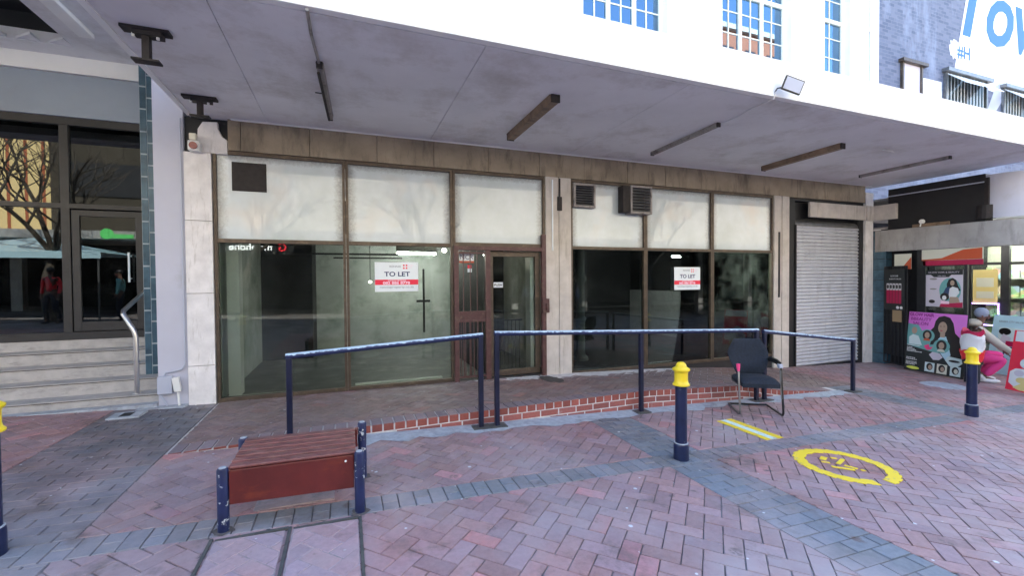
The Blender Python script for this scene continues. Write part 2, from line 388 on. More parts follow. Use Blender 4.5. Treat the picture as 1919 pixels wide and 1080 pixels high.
def herring(mb, zones, zf, colf, bbox):
    c45 = math.cos(R(45))
    x0, x1, y0, y1 = bbox; cx, cy = (x0 + x1) / 2, (y0 + y1) / 2
    n = int(max(x1 - x0, y1 - y0) * 1.0 / W_) + 4
    for j in range(-n, n):
        for i in range(-n, n):
            k = (i - j) % 4
            if k == 0: rc = (i, j, i + 2, j + 1)
            elif k == 3: rc = (i, j, i + 1, j + 2)      # upright brick
            else: continue
            pl = [(rc[0], rc[1]), (rc[2], rc[1]), (rc[2], rc[3]), (rc[0], rc[3])]
            pl = [(cx + (a - b) * W_ * c45, cy + (a + b) * W_ * c45) for a, b in pl]
            mx = sum(p[0] for p in pl) / 4; my = sum(p[1] for p in pl) / 4
            if mx < x0 - .2 or mx > x1 + .2 or my < y0 - .2 or my > y1 + .2: continue
            col = colf(mx, my)
            for z in zones:
                if mx < z[0] - .2 or mx > z[1] + .2 or my < z[2] - .2 or my > z[3] + .2: continue
                brick(mb, clip(pl, *z), zf, col)
def courses(mb, x0, x1, y0, y1, alongx, zf, colf, bl=L_, bw=W_):
    # rows of bricks; alongx: bricks lie with their length along X
    if alongx:
        r = 0; y = y0
        while y < y1 - .01:
            x = x0 - (bl / 2 if r % 2 else 0)
            while x < x1 - .01:
                brick(mb, clip([(x, y), (x + bl, y), (x + bl, y + bw), (x, y + bw)], x0, x1, y0, y1), zf, colf(x, y)); x += bl
            y += bw; r += 1
    else:
        r = 0; x = x0
        while x < x1 - .01:
            y = y0 - (bl / 2 if r % 2 else 0)
            while y < y1 - .01:
                brick(mb, clip([(x, y), (x + bw, y), (x + bw, y + bl), (x, y + bl)], x0, x1, y0, y1), zf, colf(x, y)); y += bl
            x += bw; r += 1
GR = (.20, .218, .245); RD = (.345, .228, .237)
def redc(x, y): return vary(RD, .17, .07)
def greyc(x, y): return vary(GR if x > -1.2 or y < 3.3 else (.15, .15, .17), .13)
zf = lambda x, y: gz(x)
pv = MB()
YB0, YB1 = 3.05, 3.275
bands = [(-2.5, -1.5), (2.6, 3.13), (7.25, 7.78), (11.9, 12.4)]
xs = [-9] + [v for b in bands for v in b] + [17]
zones = []
for k in range(0, len(xs), 2):
    zones += [(xs[k], xs[k + 1], -1.2, YB0), (xs[k], xs[k + 1], YB1, 4.60 if xs[k] > -2 and xs[k] < 6 else 6.34)]
# the left field runs to the step; under the walkway nothing is laid
herring(pv, [z for z in zones if z[0] < -2], zf, redc, (-9, -2.5, -1.2, 6.34))
herring(pv, [z for z in zones if z[0] > -2 and z[1] < 6.0], zf, redc, (-1.5, 2.6, -1.2, 4.6))
herring(pv, [z for z in zones if 3 < z[0] < 7], zf, redc, (3.13, 7.25, -1.2, 4.6))
herring(pv, [z for z in zones if z[0] > 7], zf, redc, (7.78, 17, -1.2, 6.34))
x = -9
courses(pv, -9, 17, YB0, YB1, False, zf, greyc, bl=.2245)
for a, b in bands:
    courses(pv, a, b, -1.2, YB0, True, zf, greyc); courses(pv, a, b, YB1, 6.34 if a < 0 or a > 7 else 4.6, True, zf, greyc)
struct(obj('paving', pv, 'paver'))
# cement haunch along the foot of the ramp
cm = MB(); N = 60; random.seed(9)
top = []; 
for i in range(N + 1):
    xx = -.2 + 7.4 * i / N; wd = .10 + .13 * random.random() + (.08 if xx < 3 else .05)
    top.append((xx, wd))
for (a, wa), (b, wb) in zip(top, top[1:]):
    cm.add([(a, 4.6 - wa, gz(a) + .003), (b, 4.6 - wb, gz(b) + .003), (b, 4.6, gz(b) + .012), (a, 4.6, gz(a) + .012)], [(0, 1, 2, 3)])
struct(obj('cement_strip', cm, 'cement'))
# inspection covers with an iron frame, in front of and under the bench
cv = MB()
for a, b, y0, y1 in ((-.74, -.37, 1.2, 2.98), (-.33, .05, 1.2, 2.98)):
    cv.hexa([(a, y0, gz(a) + .001), (b, y0, gz(b) + .001), (b, y1, gz(b) + .001), (a, y1, gz(a) + .001), (a, y0, gz(a) + .006), (b, y0, gz(b) + .006), (b, y1, gz(b) + .006), (a, y1, gz(a) + .006)])
t1 = thing('inspection_cover', 'pair of paved inspection covers with rusty metal edging in front of the bench', 'access cover', (-.35, 2.1, gz(-.35)))
cb = MB(); random.seed(77)
for a, b, y0, y1 in ((-.74, -.37, 1.2, 2.975), (-.325, .05, 1.2, 2.975)):
    herring(cb, [(a, b, y0, y1)], lambda x, y: gz(x) + .008, lambda x, y: vary((.42, .30, .32), .08), (-.8, .1, 1.2, 3.0))
obj('cover_slab', cv, 'coverconc', t1); obj('cover_bricks', cb, 'paver', t1)
fr = MB()
for a in (-.77, -.355, .055): fr.box(a, a + .018, 1.17, 3.01, gz(a) - .006, gz(a) + .009)
fr.box(-.742, -.355, 2.985, 3.01, gz(-.55) - .006, gz(-.55) + .008); fr.box(-.327, .055, 2.985, 3.01, gz(-.13) - .006, gz(-.13) + .008)
obj('cover_frame', fr, 'iron', t1)
rc = MB()
rc.lathe([(.30, 0), (.30, .006), (.27, .008), (.05, .008)], (9.45, 4.35, gz(9.45)), 28)
tag(obj('manhole_cover', rc, 'cement'), 'round pale manhole cover in the paving before the hair salon poster', 'manhole cover')
uc = MB(); uc.box(-.6, -.1, 3.3, 3.95, gz(-.3) - .008, gz(-.3) + .012); 
struct(obj('bench_slab', uc, 'coverconc', bevel=.004))
vc = MB(); vc.box(-2.42, -2.12, 5.86, 6.1, gz(-2.3) - .005, gz(-2.3) + .02)
t = thing('valve_box', 'small concrete surround with dark hole beside the grey wall foot', 'valve box', (-2.27, 5.98, gz(-2.27)))
obj('surround', vc, 'cement', t, bevel=.01); h = MB(); h.box(-2.32, -2.22, 5.9, 6.05, gz(-2.3) + .0205, gz(-2.3) + .0225); obj('hole', h, 'black', t)
# painted markings
pm = MB()
def gq(mb, x0, x1, y0, y1, z):
    mb.hexa([(x0, y0, gz(x0)), (x1, y0, gz(x1)), (x1, y1, gz(x1)), (x0, y1, gz(x0)), (x0, y0, gz(x0) + z), (x1, y0, gz(x1) + z), (x1, y1, gz(x1) + z), (x0, y1, gz(x0) + z)])
gq(pm, 4.03, 4.10, 3.28, 3.93, .0045); gq(pm, 4.19, 4.28, 3.28, 3.95, .0045)
pw = MB(); gq(pw, 4.102, 4.188, 3.28, 3.94, .0045)
t = thing('painted_stripe', 'yellow painted stripe with pale middle on the paving in front of the chair', 'road marking', (4.15, 3.6, gz(4.15)))
obj('yellow_paint', pm, 'lineyellow', t); obj('pale_paint', pw, 'linewhite', t)
rg = MB(); CC = (4.13, 2.585)
for k in range(72):
    a0, a1 = 2 * math.pi * k / 72, 2 * math.pi * (k + 1) / 72
    if 50 <= k <= 53: continue
    ro = .385 + .008 * math.sin(k * 2.1); ri = .292 + .006 * math.sin(k * 1.3)
    P = [(CC[0] + r_ * math.cos(a), CC[1] + r_ * math.sin(a)) for r_, a in ((ri, a0), (ro, a0), (ro, a1), (ri, a1))]
    rg.hexa([(x, y, gz(x)) for x, y in P] + [(x, y, gz(x) + .0045) for x, y in P])
t = thing('painted_circle', 'worn yellow painted ring with walking figure on the paving', 'road marking', (CC[0], CC[1], gz(CC[0])))
obj('ring', rg, 'lineyellow', t)
wf_ = MB()
def stroke(p, q, w_):
    p, q = Vector((*p, 0)), Vector((*q, 0)); d = (q - p).normalized(); nn = Vector((-d.y, d.x, 0)) * w_ / 2
    P = [(v.x + CC[0], v.y + CC[1]) for v in (p - nn, q - nn, q + nn, p + nn)]
    wf_.hexa([(x, y, gz(x)) for x, y in P] + [(x, y, gz(x) + .0045) for x, y in P])
for p, q, w_ in (((-.06, .15), (.02, .19), .05), ((.06, .16), (.1, .13), .03), ((-.02, .04), (.14, .10), .035), ((-.14, .02), (-.02, -.10), .035), ((0, 0), (.03, -.09), .035), ((-.12, .12), (-.07, .08), .03), ((.03, -.12), (.06, -.13), .03)):
    stroke(p, q, w_)
obj('walking_figure', wf_, 'lineyellow', t)

# ------------------------------------------------------------------ raised brick walkway
wk = MB(); XW = [-1.5 + .25 * i for i in range(0, 43)]; XW = [x for x in XW if x <= 8.01]
core = MB()
for a, b in zip(XW, XW[1:]):
    ya, yb = 4.602, 6.7
    for y0, y1 in ((ya, 5.4), (5.4, yb)):
        core.add([(a, y0, wz(a, y0) - .011), (b, y0, wz(b, y0) - .011), (b, y1, wz(b, y1) - .011), (a, y1, wz(a, y1) - .011)], [(0, 1, 2, 3)])
    core.add([(a, 4.604, wz(a, 4.6) - .009), (b, 4.604, wz(b, 4.6) - .009), (b, 4.604, gz(b) - .05), (a, 4.604, gz(a) - .05)], [(0, 1, 2, 3)])
W = thing('walkway', '', 'x'); del W['label'], W['category']; struct(W)
obj('bed', core, 'lightmortar', W)
def wcol(x, y): return vary((.23, .165, .165), .18, .03)
herring(wk, [(-1.48, 8.0, 4.83, 6.5)], wz, wcol, (-1.48, 8.0, 4.83, 6.5))
struct(obj('bricks', wk, 'walkpaver', W))
ed = MB(); x = -1.48; random.seed(12)
while x < 7.0:
    x1 = x + .113; zt0, zt1, zb0, zb1 = wz(x, 4.6), wz(x1, 4.6), gz(x), gz(x1)
    a, b = x + .008, x1 - .008
    h_ = min(.075, max(.012, wz(x, 4.6) - gz(x)))
    col = vary((.30, .085, .065), .25); ed.cc = col
    ed.hexa([(a, 4.6, zt0 - h_), (b, 4.6, zt1 - h_), (b, 4.625, zt1 - h_), (a, 4.625, zt0 - h_), (a, 4.598, zt0 - .004), (b, 4.598, zt1 - .004), (b, 4.625, zt1 - .002), (a, 4.625, zt0 - .002)])
    ed.cc = vary((.25, .19, .20), .15)
    ed.hexa([(a, 4.60, zt0 - .012), (b, 4.60, zt1 - .012), (b, 4.82, wz(b, 4.82) - .012), (a, 4.82, wz(a, 4.82) - .012), (a, 4.601, zt0 + .002), (b, 4.601, zt1 + .002), (b, 4.82, wz(b, 4.82) + .002), (a, 4.82, wz(a, 4.82) + .002)])
    x = x1
row = 0
for row in range(3):
    x = -1.4 - (.115 if row % 2 else 0)
    while x < 7:
        x1 = x + .232; ztop = lambda q: wz(q, 4.6) - .087 - .078 * row
        if min(ztop(x), ztop(x1)) - .02 > min(gz(x), gz(x1)) and x > -1.4:
            a, b = x + .008, x1 - .008; hh = .064; ed.cc = vary((.30, .10, .085), .25)
            ed.hexa([(a, 4.6, max(ztop(a) - hh, gz(a) - .01)), (b, 4.6, max(ztop(b) - hh, gz(b) - .01)), (b, 4.62, max(ztop(b) - hh, gz(b) - .01)), (a, 4.62, max(ztop(a) - hh, gz(a) - .01)), (a, 4.6, ztop(a)), (b, 4.6, ztop(b)), (b, 4.62, ztop(b)), (a, 4.62, ztop(a))])
        x = x1
obj('ramp_edge', ed, 'rampbrick', W, bevel=.0015)

# ================================================================== the vacant shop building
Y0 = 6.33
B = thing('shop_building', 'cream and stone shop building with vacant glazed shopfront under a deep canopy', 'building', (4.7, Y0, 0))
fac = lambda X, Z, Y=Y0: (lambda a, b, d: (X + a, Y - d, Z + b))
# stone
def slabs(name, mt, xs_, z0, z1, y0, y1, label=None):
    mb = MB()
    for a, b in zip(xs_, xs_[1:]): mb.box(a + .003, b - .003, y0, y1, z0, z1)
    return obj(name, mb, mt, B, bevel=.003, label=label)
slabs('cladding_band', 'stonebr', [-1.34, -1.2, -.42, .42, 1.2, 2.02, 2.86, 3.66, 4.5, 5.3, 6.1, 6.95, 7.8, 8.6, 9.4, 10.2, 10.72], 3.17, 3.548, Y0 - .02, Y0 + .2)
bk = MB(); bk.box(-1.8, 11.0, Y0 + .2, Y0 + .5, 3.17, 4.2); obj('lintel', bk, 'stonebr', B)
p = MB()
for a, b in ((-.1, .525), (.53, 1.405), (1.41, 2.285), (2.29, 3.11)): p.box(-1.795, -1.515, Y0 - .03, Y0 + .6, a, b)
obj('pillar', p, 'stonewh', B, bevel=.004, label='whitish weathered stone pillar')
p = MB(); p.prism([(-1.62, 3.115), (-1.345, 3.115), (-1.345, 3.29), (-1.40, 3.33), (-1.44, 3.42), (-1.445, 3.50), (-1.60, 3.49), (-1.65, 3.40), (-1.66, 3.25)], lambda a, b, d: (a, Y0 + d, b), -.015, .25)
obj('broken_capstone', p, 'stonewh', B, bevel=.008)
p = MB(); p.box(-1.8, -1.34, Y0 + .05, Y0 + .3, 3.1, 3.549); obj('hole', p, 'black', B)
for a, b, z0 in ((2.96, 3.41, -.05), (7.94, 8.36, -.4)):
    p = MB(); c = (a + b) / 2
    p.box(a, c - .012, Y0 - .03, Y0 + .09, z0, 3.168); p.box(c - .012, c + .012, Y0 - .015, Y0 + .09, z0, 3.168); p.box(c + .012, b, Y0 - .03, Y0 + .09, z0, 3.168)
    obj('pillar', p, 'stonegr', B, bevel=.004, label='grooved greyish stone pillar')
p = MB(); p.box(10.72, 10.98, Y0 - .03, Y0 + .4, -.5, 3.4); obj('pillar', p, 'stonewh', B, bevel=.004, label='narrow white end pillar')
# plinth under the right-hand windows and door sill
p = MB(); p.box(-1.512, 2.955, Y0 + .01, Y0 + .2, -.3, .048); p.box(3.415, 7.935, Y0 + .01, Y0 + .2, -.4, -.025); obj('plinth', p, 'dkframe', B)
# windows
def window(x0, x1, z0, zt, z1, gm='glass', label=None):
    f = MB(); w_ = .035; ya, yb = Y0 - .01, Y0 + .07
    f.box(x0, x0 + w_, ya, yb, z0, z1); f.box(x1 - w_, x1, ya, yb, z0, z1)
    f.box(x0 + w_, x1 - w_, ya + .002, yb, z1 - .045, z1); f.box(x0 + w_, x1 - w_, ya + .002, yb, zt - .03, zt + .02)
    if z0 < 1: f.box(x0 + w_, x1 - w_, ya + .002, yb, z0, z0 + .05)
    o = obj('window', f, 'bronze', B, bevel=.003, label=label)
    if z0 < 1:
        g_ = MB(); g_.box(x0 + w_, x1 - w_, Y0 + .03, Y0 + .036, z0 + .05, zt - .03); obj('pane', g_, gm, o)
    g_ = MB(); g_.box(x0 + w_, x1 - w_, Y0 + .025, Y0 + .035, zt + .02, z1 - .045)
    obj('frosted_panel', g_, 'film', o)
    return o
w1 = window(-1.505, .003, .05, 2.06, 3.165)
w2 = window(.007, 1.47, .05, 2.06, 3.165)
w3 = window(1.474, 2.955, 2.05, 2.08, 3.165)
w4 = window(3.415, 4.88, -.02, 2.06, 3.165, 'glassrt')
w5 = window(4.884, 6.38, -.02, 2.06, 3.165, 'glassrt')
w6 = window(6.384, 7.935, -.02, 2.06, 3.165, 'glass')
p = MB(); p.box(-1.31, -.93, Y0 + .015, Y0 + .024, 2.68, 3.04); obj('boarded_vent_hole', p, 'rust', w1, bevel=.002)
for wd_, a, b, z0, z1, yo in ((w4, 3.45, 3.85, 2.71, 3.10, .06), (w5, 4.47, 4.90, 2.64, 3.11, .16)):
    v = MB(); ya = Y0 - yo
    v.box(a, a + .035, ya, Y0 + .02, z0, z1); v.box(b - .035, b, ya, Y0 + .02, z0, z1); v.box(a + .035, b - .035, ya, Y0 + .02, z0, z0 + .035); v.box(a + .035, b - .035, ya, Y0 + .02, z1 - .035, z1)
    n = 8; hh = (z1 - z0 - .07) / n
    vo = obj('vent', v, 'batten', wd_, bevel=.002)
    v = MB()
    for k in range(n):
        z = z0 + .035 + hh * k
        v.add([(a + .035, ya + .004, z + .008), (b - .035, ya + .004, z + .008), (b - .035, ya + .03, z + hh * .75), (a + .035, ya + .03, z + hh * .75),
               (a + .035, ya + .008, z + .002), (b - .035, ya + .008, z + .002), (b - .035, ya + .036, z + hh * .7), (a + .035, ya + .036, z + hh * .7)],
              [(0, 1, 2, 3), (4, 7, 6, 5), (0, 4, 5, 1), (2, 6, 7, 3)])
    v2 = MB(); v2.box(a + .03, b - .03, Y0 - .004, Y0 + .019, z0 + .03, z1 - .03)
    obj('vent_backing', v2, 'black', wd_)
    obj('vent_louvres', v, 'greymetal', wd_)
p = MB(); p.box(4.33, 4.468, Y0 - .14, Y0 + .01, 2.66, 3.1); obj('vent_side_box', p, 'rust', w4, bevel=.003)
# doorway: fixed grille, glass door, maroon frame
df = MB(); ya, yb = Y0 - .045, Y0 + .012
df.box(1.475, 1.545, ya, yb, .04, 2.048); df.box(1.545, 2.885, ya, yb, 1.985, 2.048); df.box(2.885, 2.957, ya, yb, .0, 2.25)
df.box(1.955, 2.035, ya, yb, .04, 1.984)
dfo = obj('door_frame', df, 'maroon', B, bevel=.004)
gr = MB()
for k in range(3): gr.box(1.61 + .105 * k, 1.622 + .105 * k, ya + .01, ya + .024, .10, 1.98)
for k in range(6): gr.box(1.575 + .065 * k, 1.585 + .065 * k, ya + .026, ya + .038, .10, .92)
for z in (.09, .92, 1.05, 1.93): gr.box(1.548, 1.953, ya + .006, ya + .034, z, z + .03)
gr.box(1.548, 1.953, ya + .02, ya + .03, .95, 1.05)
obj('side_grille', gr, 'maroon', dfo)
g_ = MB(); g_.box(1.545, 1.955, Y0 + .05, Y0 + .056, .06, 1.985); obj('side_pane', g_, 'glass', dfo)
dr = MB(); dy = Y0 + .04
dr.box(2.04, 2.10, dy, dy + .04, .06, 1.98); dr.box(2.80, 2.88, dy, dy + .04, .06, 1.98); dr.box(2.10, 2.80, dy, dy + .04, 1.90, 1.98); dr.box(2.10, 2.80, dy, dy + .04, .06, .15)
dro = obj('door', dr, 'bronze', B, bevel=.003)
g_ = MB(); g_.box(2.10, 2.80, dy + .015, dy + .021, .15, 1.90); obj('pane', g_, 'glass', dro)
h = MB(); h.box(2.88, 2.99, Y0 - .085, Y0 - .046, 1.02, 1.24); h.box(2.93, 2.96, Y0 - .11, Y0 - .085, 1.05, 1.17); obj('lock_box', h, 'maroon', dfo, bevel=.003)
bars = MB()
for k in range(9): bars.box(2.16 + .068 * k, 2.168 + .068 * k, Y0 + .5, Y0 + .51, .07, .86)
bars.box(2.13, 2.76, Y0 + .495, Y0 + .515, .86, .88)
obj('inner_grille', bars, 'dkframe', dfo)
p = MB(); p.box(2.74, 2.80, Y0 + .10, Y0 + .30, .1, 1.9); obj('door_jamb', p, 'plastic_white', dfo)
# stickers
s_ = MB(); s_.box(2.105, 2.255, dy - .006, dy - .003, 1.425, 1.505); so = tag(obj('push_sign', s_, 'paper'), 'small white sticker reading PUSH on the glass door', 'sticker')
text('lettering', 'PUSH', .055, fac(2.115, 1.445, dy - .008), 'near_black', so, bold=.001)
q = MB(); q.prism([(2.235, 1.445), (2.25, 1.49), (2.24, 1.49), (2.225, 1.445)], lambda a, b, d: (a, dy - .007 - d, b), 0, .002); obj('arrow_mark', q, 'plastic_grey', so)
s_ = MB(); s_.box(1.575, 1.80, Y0 + .044, Y0 + .048, 1.83, 1.94); so = tag(obj('credit_sticker', s_, 'paper'), 'pale sticker with three blue letters behind the maroon grille', 'sticker')
text('lettering', 'NCR', .10, fac(1.59, 1.853, Y0 + .043), 'navy_ink', so); q = MB(); q.box(1.575, 1.80, Y0 + .044, Y0 + .048, 1.80, 1.829); obj('orange_stripe', q, 'orange_red', so)
s_ = MB(); s_.box(1.70, 1.765, Y0 + .044, Y0 + .048, 1.66, 1.715); so = tag(obj('card_sticker', s_, 'paper'), 'tiny white and red sticker low behind the maroon grille', 'sticker')
q = MB(); q.box(1.70, 1.758, Y0 + .044, Y0 + .048, 1.72, 1.77); obj('red_mark', q, 'red_ink', so)
# roller shutter in its black opening
p = MB(); p.box(8.362, 8.585, Y0 + .02, Y0 + .16, -.4, 3.168); p.box(8.585, 10.718, Y0 + .022, Y0 + .16, 3.11, 3.168); p.box(10.56, 10.719, Y0 + .02, Y0 + .16, -.4, 3.108)
p.box(8.585, 10.56, Y0 + .14, Y0 + .3, -.4, 3.1)
obj('shutter_surround', p, 'black', B)
sh = MB(); n = 40; zb, zt = -.30, 2.62; st = (zt - zb) / n; prof = []
for k in range(n):
    z = zb + st * k
    for f_, y in ((0, .0), (.12, -.012), (.35, -.026), (.6, -.022), (.82, -.006), (.9, .0)): prof.append((z + st * f_, y))
prof.append((zt, 0))
for (za, yy), (zc, yd) in zip(prof, prof[1:]):
    sh.add([(8.60, Y0 + .03 + yy, za), (10.55, Y0 + .03 + yy, za), (10.55, Y0 + .03 + yd, zc), (8.60, Y0 + .03 + yd, zc)], [(0, 1, 2, 3)])
sho = obj('roller_shutter', sh, 'galv', B, smooth=False)
p = MB(); pr = [(Y0 + .13, 2.62)] + [(Y0 + .02 + .11 * (1 - math.cos(a)) , 2.60 + .13 * math.sin(a)) for a in [i * math.pi / 16 for i in range(9)]]
p.prism([(y, z) for y, z in pr], lambda a, b, d: (d, a, b), 8.60, 10.55); obj('shutter_hood', p, 'greymetal', sho)
p = MB(); p.box(8.60, 10.55, Y0 - .0, Y0 + .045, -.345, -.30); obj('bottom_rail', p, 'black', sho)
p = MB(); p.box(8.575, 8.60, Y0 - .01, Y0 + .08, -.34, 2.62); obj('guide', p, 'dkframe', sho); p = MB(); p.box(10.55, 10.575, Y0 - .01, Y0 + .08, -.36, 2.62); obj('guide', p, 'dkframe', sho)
p = MB(); p.box(8.96, 9.9, Y0 - .03, Y0 + .019, 2.79, 3.10); p.box(9.904, 10.715, Y0 - .03, Y0 + .019, 2.79, 3.10); p.box(10.72, 10.95, Y0 - .06, Y0 - .031, 2.78, 3.105); p.box(10.95, 11.03, 5.86, 6.30, 2.78, 3.105)
obj('stone_beam', p, 'stonegr', B, bevel=.004)
# canopy: slab with white fascia, soffit boards below
p = MB(); p.box(-1.77, 11.22, 3.55, Y0 + .45, 3.575, 3.97); p.box(-1.77, 11.22, 3.545, 3.62, 3.552, 3.575); obj('canopy', p, 'white', B, bevel=.006)
p = MB()
for a, b in zip([-1.74, -.9, 1.15, 3.35, 5.75, 8.2, 11.2], [-.9, 1.15, 3.35, 5.75, 8.2, 11.2]):
    p.box(a + .003, b - .003, 3.625, Y0 + .2, 3.55, 3.574)
obj('soffit', p, 'soffit', B)
p = MB(); p.box(-1.745, -1.69, 3.63, 6.3, 3.535, 3.549); p.box(-1.3, 10.9, Y0 - .045, Y0 - .022, 3.535, 3.549); obj('soffit_trim', p, 'white', B)
# upper storeys with recessed steel windows
UY = 6.45; ops = [(-.2, 1.65), (3.74, 5.46), (6.75, 8.6), (9.59, 10.42)]
p = MB(); xx = -1.77
for a, b in ops + [(11.32, 11.32)]:
    p.box(xx, a, UY, UY + .45, 3.972, 12.6); xx = b
for a, b in ops:
    p.box(a, b, UY + .001, UY + .45, 3.972, 5.1); p.box(a, b, UY + .001, UY + .45, 8.9, 12.6)
    p.box(a - .05, b + .05, UY - .05, UY, 5.05, 5.1)
p.box(8.95, 9.2, UY - .06, UY, 3.98, 12.6); p.box(10.75, 11.32, UY - .04, UY, 3.98, 12.6); p.box(2.1, 3.3, UY - .06, UY, 3.98, 12.6); p.box(5.8, 6.35, UY - .06, UY, 3.98, 12.6)
p.box(-1.77, 11.32, UY + .45, UY + 7, 12.4, 12.6)
obj('upper_wall', p, 'white', B, bevel=.004)
p = MB(); p.box(11.2, 11.32, UY + .46, UY + 7, 0, 12.39); p.box(-1.9, -1.78, UY + .46, UY + 7, 3.972, 12.39); p.box(-1.77, 11.2, UY + 6.9, UY + 7, 0, 12.39); p.box(-1.77, 11.2, UY + .46, UY + 6.9, 3.98, 4.1)
obj('side_wall', p, 'white', B)
for a, b in ops:
    f = MB(); y = UY + .16; z0, z1 = 5.1, 8.9
    f.box(a, a + .05, y, y + .08, z0, z1); f.box(b - .05, b, y, y + .08, z0, z1); f.box(a + .05, b - .05, y, y + .08, z1 - .05, z1); f.box(a + .05, b - .05, y, y + .08, 7.12, 7.2)
    nc = max(1, round((b - a) / .58)); cw = (b - a - .1) / nc
    for k in range(nc):
        xa = a + .05 + cw * k
        if k: f.box(xa - .04, xa + .04, y + .001, y + .08, z0, z1 - .05)
        f.box(xa + cw / 2 - .012, xa + cw / 2 + .012, y + .02, y + .05, z0, z1 - .05)
    for z in (5.1, 5.52, 5.94, 6.36, 6.78, 7.6, 8.0, 8.4): f.box(a + .05, b - .05, y + .022, y + .048, z, z + .022)
    wo = obj('upper_window', f, 'cream', B)
    g_ = MB(); g_.box(a + .05, b - .05, y + .034, y + .04, z0, z1 - .05); obj('pane', g_, 'glasssky', wo)
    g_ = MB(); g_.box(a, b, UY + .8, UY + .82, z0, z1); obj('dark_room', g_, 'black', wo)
p = MB(); p.tube([(11.0, UY - .08, 3.98), (11.0, UY - .08, 12.3)], .035); 
for z in (5.5, 7.0, 8.5): p.box(10.94, 11.06, UY - .12, UY - .04, z, z + .04)
obj('downpipe', p, 'white', B, smooth=True)
# ---- interiors
def room(name, x0, x1, y0, y1, z0, z1, wall, floor_, ceil):
    a = MB(); a.box(x0 - .06, x0, y0, y1, z0, z1); a.box(x1, x1 + .06, y0, y1, z0, z1); a.box(x0, x1, y1, y1 + .06, z0, z1); obj(name + '_wall', a, wall, B)
    a = MB(); a.box(x0, x1, Y0 + .21, y1, z0 - .05, z0); obj(name + '_floor', a, floor_, B)
    a = MB(); a.box(x0 - .06, x1 + .06, y0, y1 + .06, z1, z1 + .06); obj(name + '_ceiling', a, ceil, B)
M['roomgreen'] = mat('pale_green_plaster', (.50, .53, .51), .8, .14, 2, .2, stain=(.26, .31, .27), sscale=1.8, samt=(.5, .72))
M['roomfloor'] = mat('dusty_floor', (.11, .12, .12), .6, .3, 3, .1, stain=(.25, .26, .25), sscale=1.5)
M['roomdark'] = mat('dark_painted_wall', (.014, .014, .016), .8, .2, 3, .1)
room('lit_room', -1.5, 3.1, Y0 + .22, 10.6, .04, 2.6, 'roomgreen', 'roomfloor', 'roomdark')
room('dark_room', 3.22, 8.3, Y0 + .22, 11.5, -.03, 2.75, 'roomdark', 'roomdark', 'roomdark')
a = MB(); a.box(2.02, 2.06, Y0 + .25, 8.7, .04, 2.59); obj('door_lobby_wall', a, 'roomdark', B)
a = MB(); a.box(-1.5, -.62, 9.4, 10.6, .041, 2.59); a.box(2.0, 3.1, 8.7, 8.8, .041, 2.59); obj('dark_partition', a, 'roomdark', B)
a = MB(); a.box(-1.45, -1.31, Y0 + .3, Y0 + .5, .05, 2.5); obj('inner_column', a, 'plastic_white', B)
a = MB(); a.box(.1, 1.32, Y0 + .10, Y0 + .20, .05, .105); a.box(4.98, 6.3, Y0 + .10, Y0 + .2, -.02, .025); obj('window_ledge', a, 'plastic_white', B)
a = MB(); a.box(8.20, 8.30, Y0 + .12, 7.32, -.03, 2.7); a.box(8.2, 8.3, 7.36, 11.4, -.03, 1.2); obj('pale_partition', a, 'stonewh', B)
a = MB(); a.box(8.05, 8.17, 7.2, 7.34, -.03, 2.7); obj('white_post', a, 'plastic_white', B)
a = MB(); a.lathe([(.15, 0), (.15, .05), (.1, .1), (.09, .12), (.085, .75), (.11, .78), (.11, .82), (.085, .85), (.08, 1.5), (.12, 1.56), (.12, 1.6), (.085, 1.66), (.085, 2.76)], (4.25, 7.5, -.03), 20)
obj('iron_column', a, 'roomgreen', B, smooth=True)
a = MB(); a.box(-.9, .9, 8.2, 8.24, 2.0, 2.03); a.box(-.2, .95, 8.1, 8.13, 1.93, 1.955); a.box(1.30, 1.33, 8.0, 8.04, .6, 1.75); a.box(1.18, 1.42, 7.96, 8.0, 1.15, 1.19)
obj('ceiling_track', a, 'black', B)
t = thing('lit_tube_lamp', 'lit white fluorescent tube inside the left shop above the sign', 'lamp', (1.38, 9.3, 2.12))
a = MB(); a.tube([(.99, 9.3, 2.105), (1.78, 9.3, 2.105)], .022, 10); obj('tube', a, 'tube', t); a = MB(); a.box(.97, 1.8, 9.28, 9.32, 2.14, 2.6); obj('fitting', a, 'roomgreen', t)
for x, y, z, lb in ((-.02 + .45, 8.8, 1.52, 'small lit bulb inside the left shop, lower than the white sign'), (2.15, 8.0, 1.93, 'bright lit bulb behind the glass door'), (1.78, 8.4, 2.12, 'lit bulb behind the maroon grille')):
    a = MB(); a.blob((x, y, z), .04 if x > 1 else .022, 6); t = thing('ceiling_lamp', lb, 'lamp', (x, y, z)); obj('bulb', a, 'bulb', t, smooth=True)
    a = MB(); a.tube([(x, y, z + .02), (x, y, 2.59)], .006, 6); obj('cord', a, 'black', t)

t = thing('lit_tube_lamp', 'tube lamp added in the dark right shop to light the pale post', 'lamp', (7.4, 8.0, 2.3))  # tube added to brighten the pale partition and post
a = MB(); a.tube([(6.9, 8.0, 2.04), (7.9, 8.0, 2.04)], .02, 8); obj('tube', a, emat('added_tube', (1, 1, .95), 110), t); a = MB(); a.box(6.9, 7.9, 7.98, 8.02, 2.08, 2.74); obj('fitting', a, 'roomdark', t)
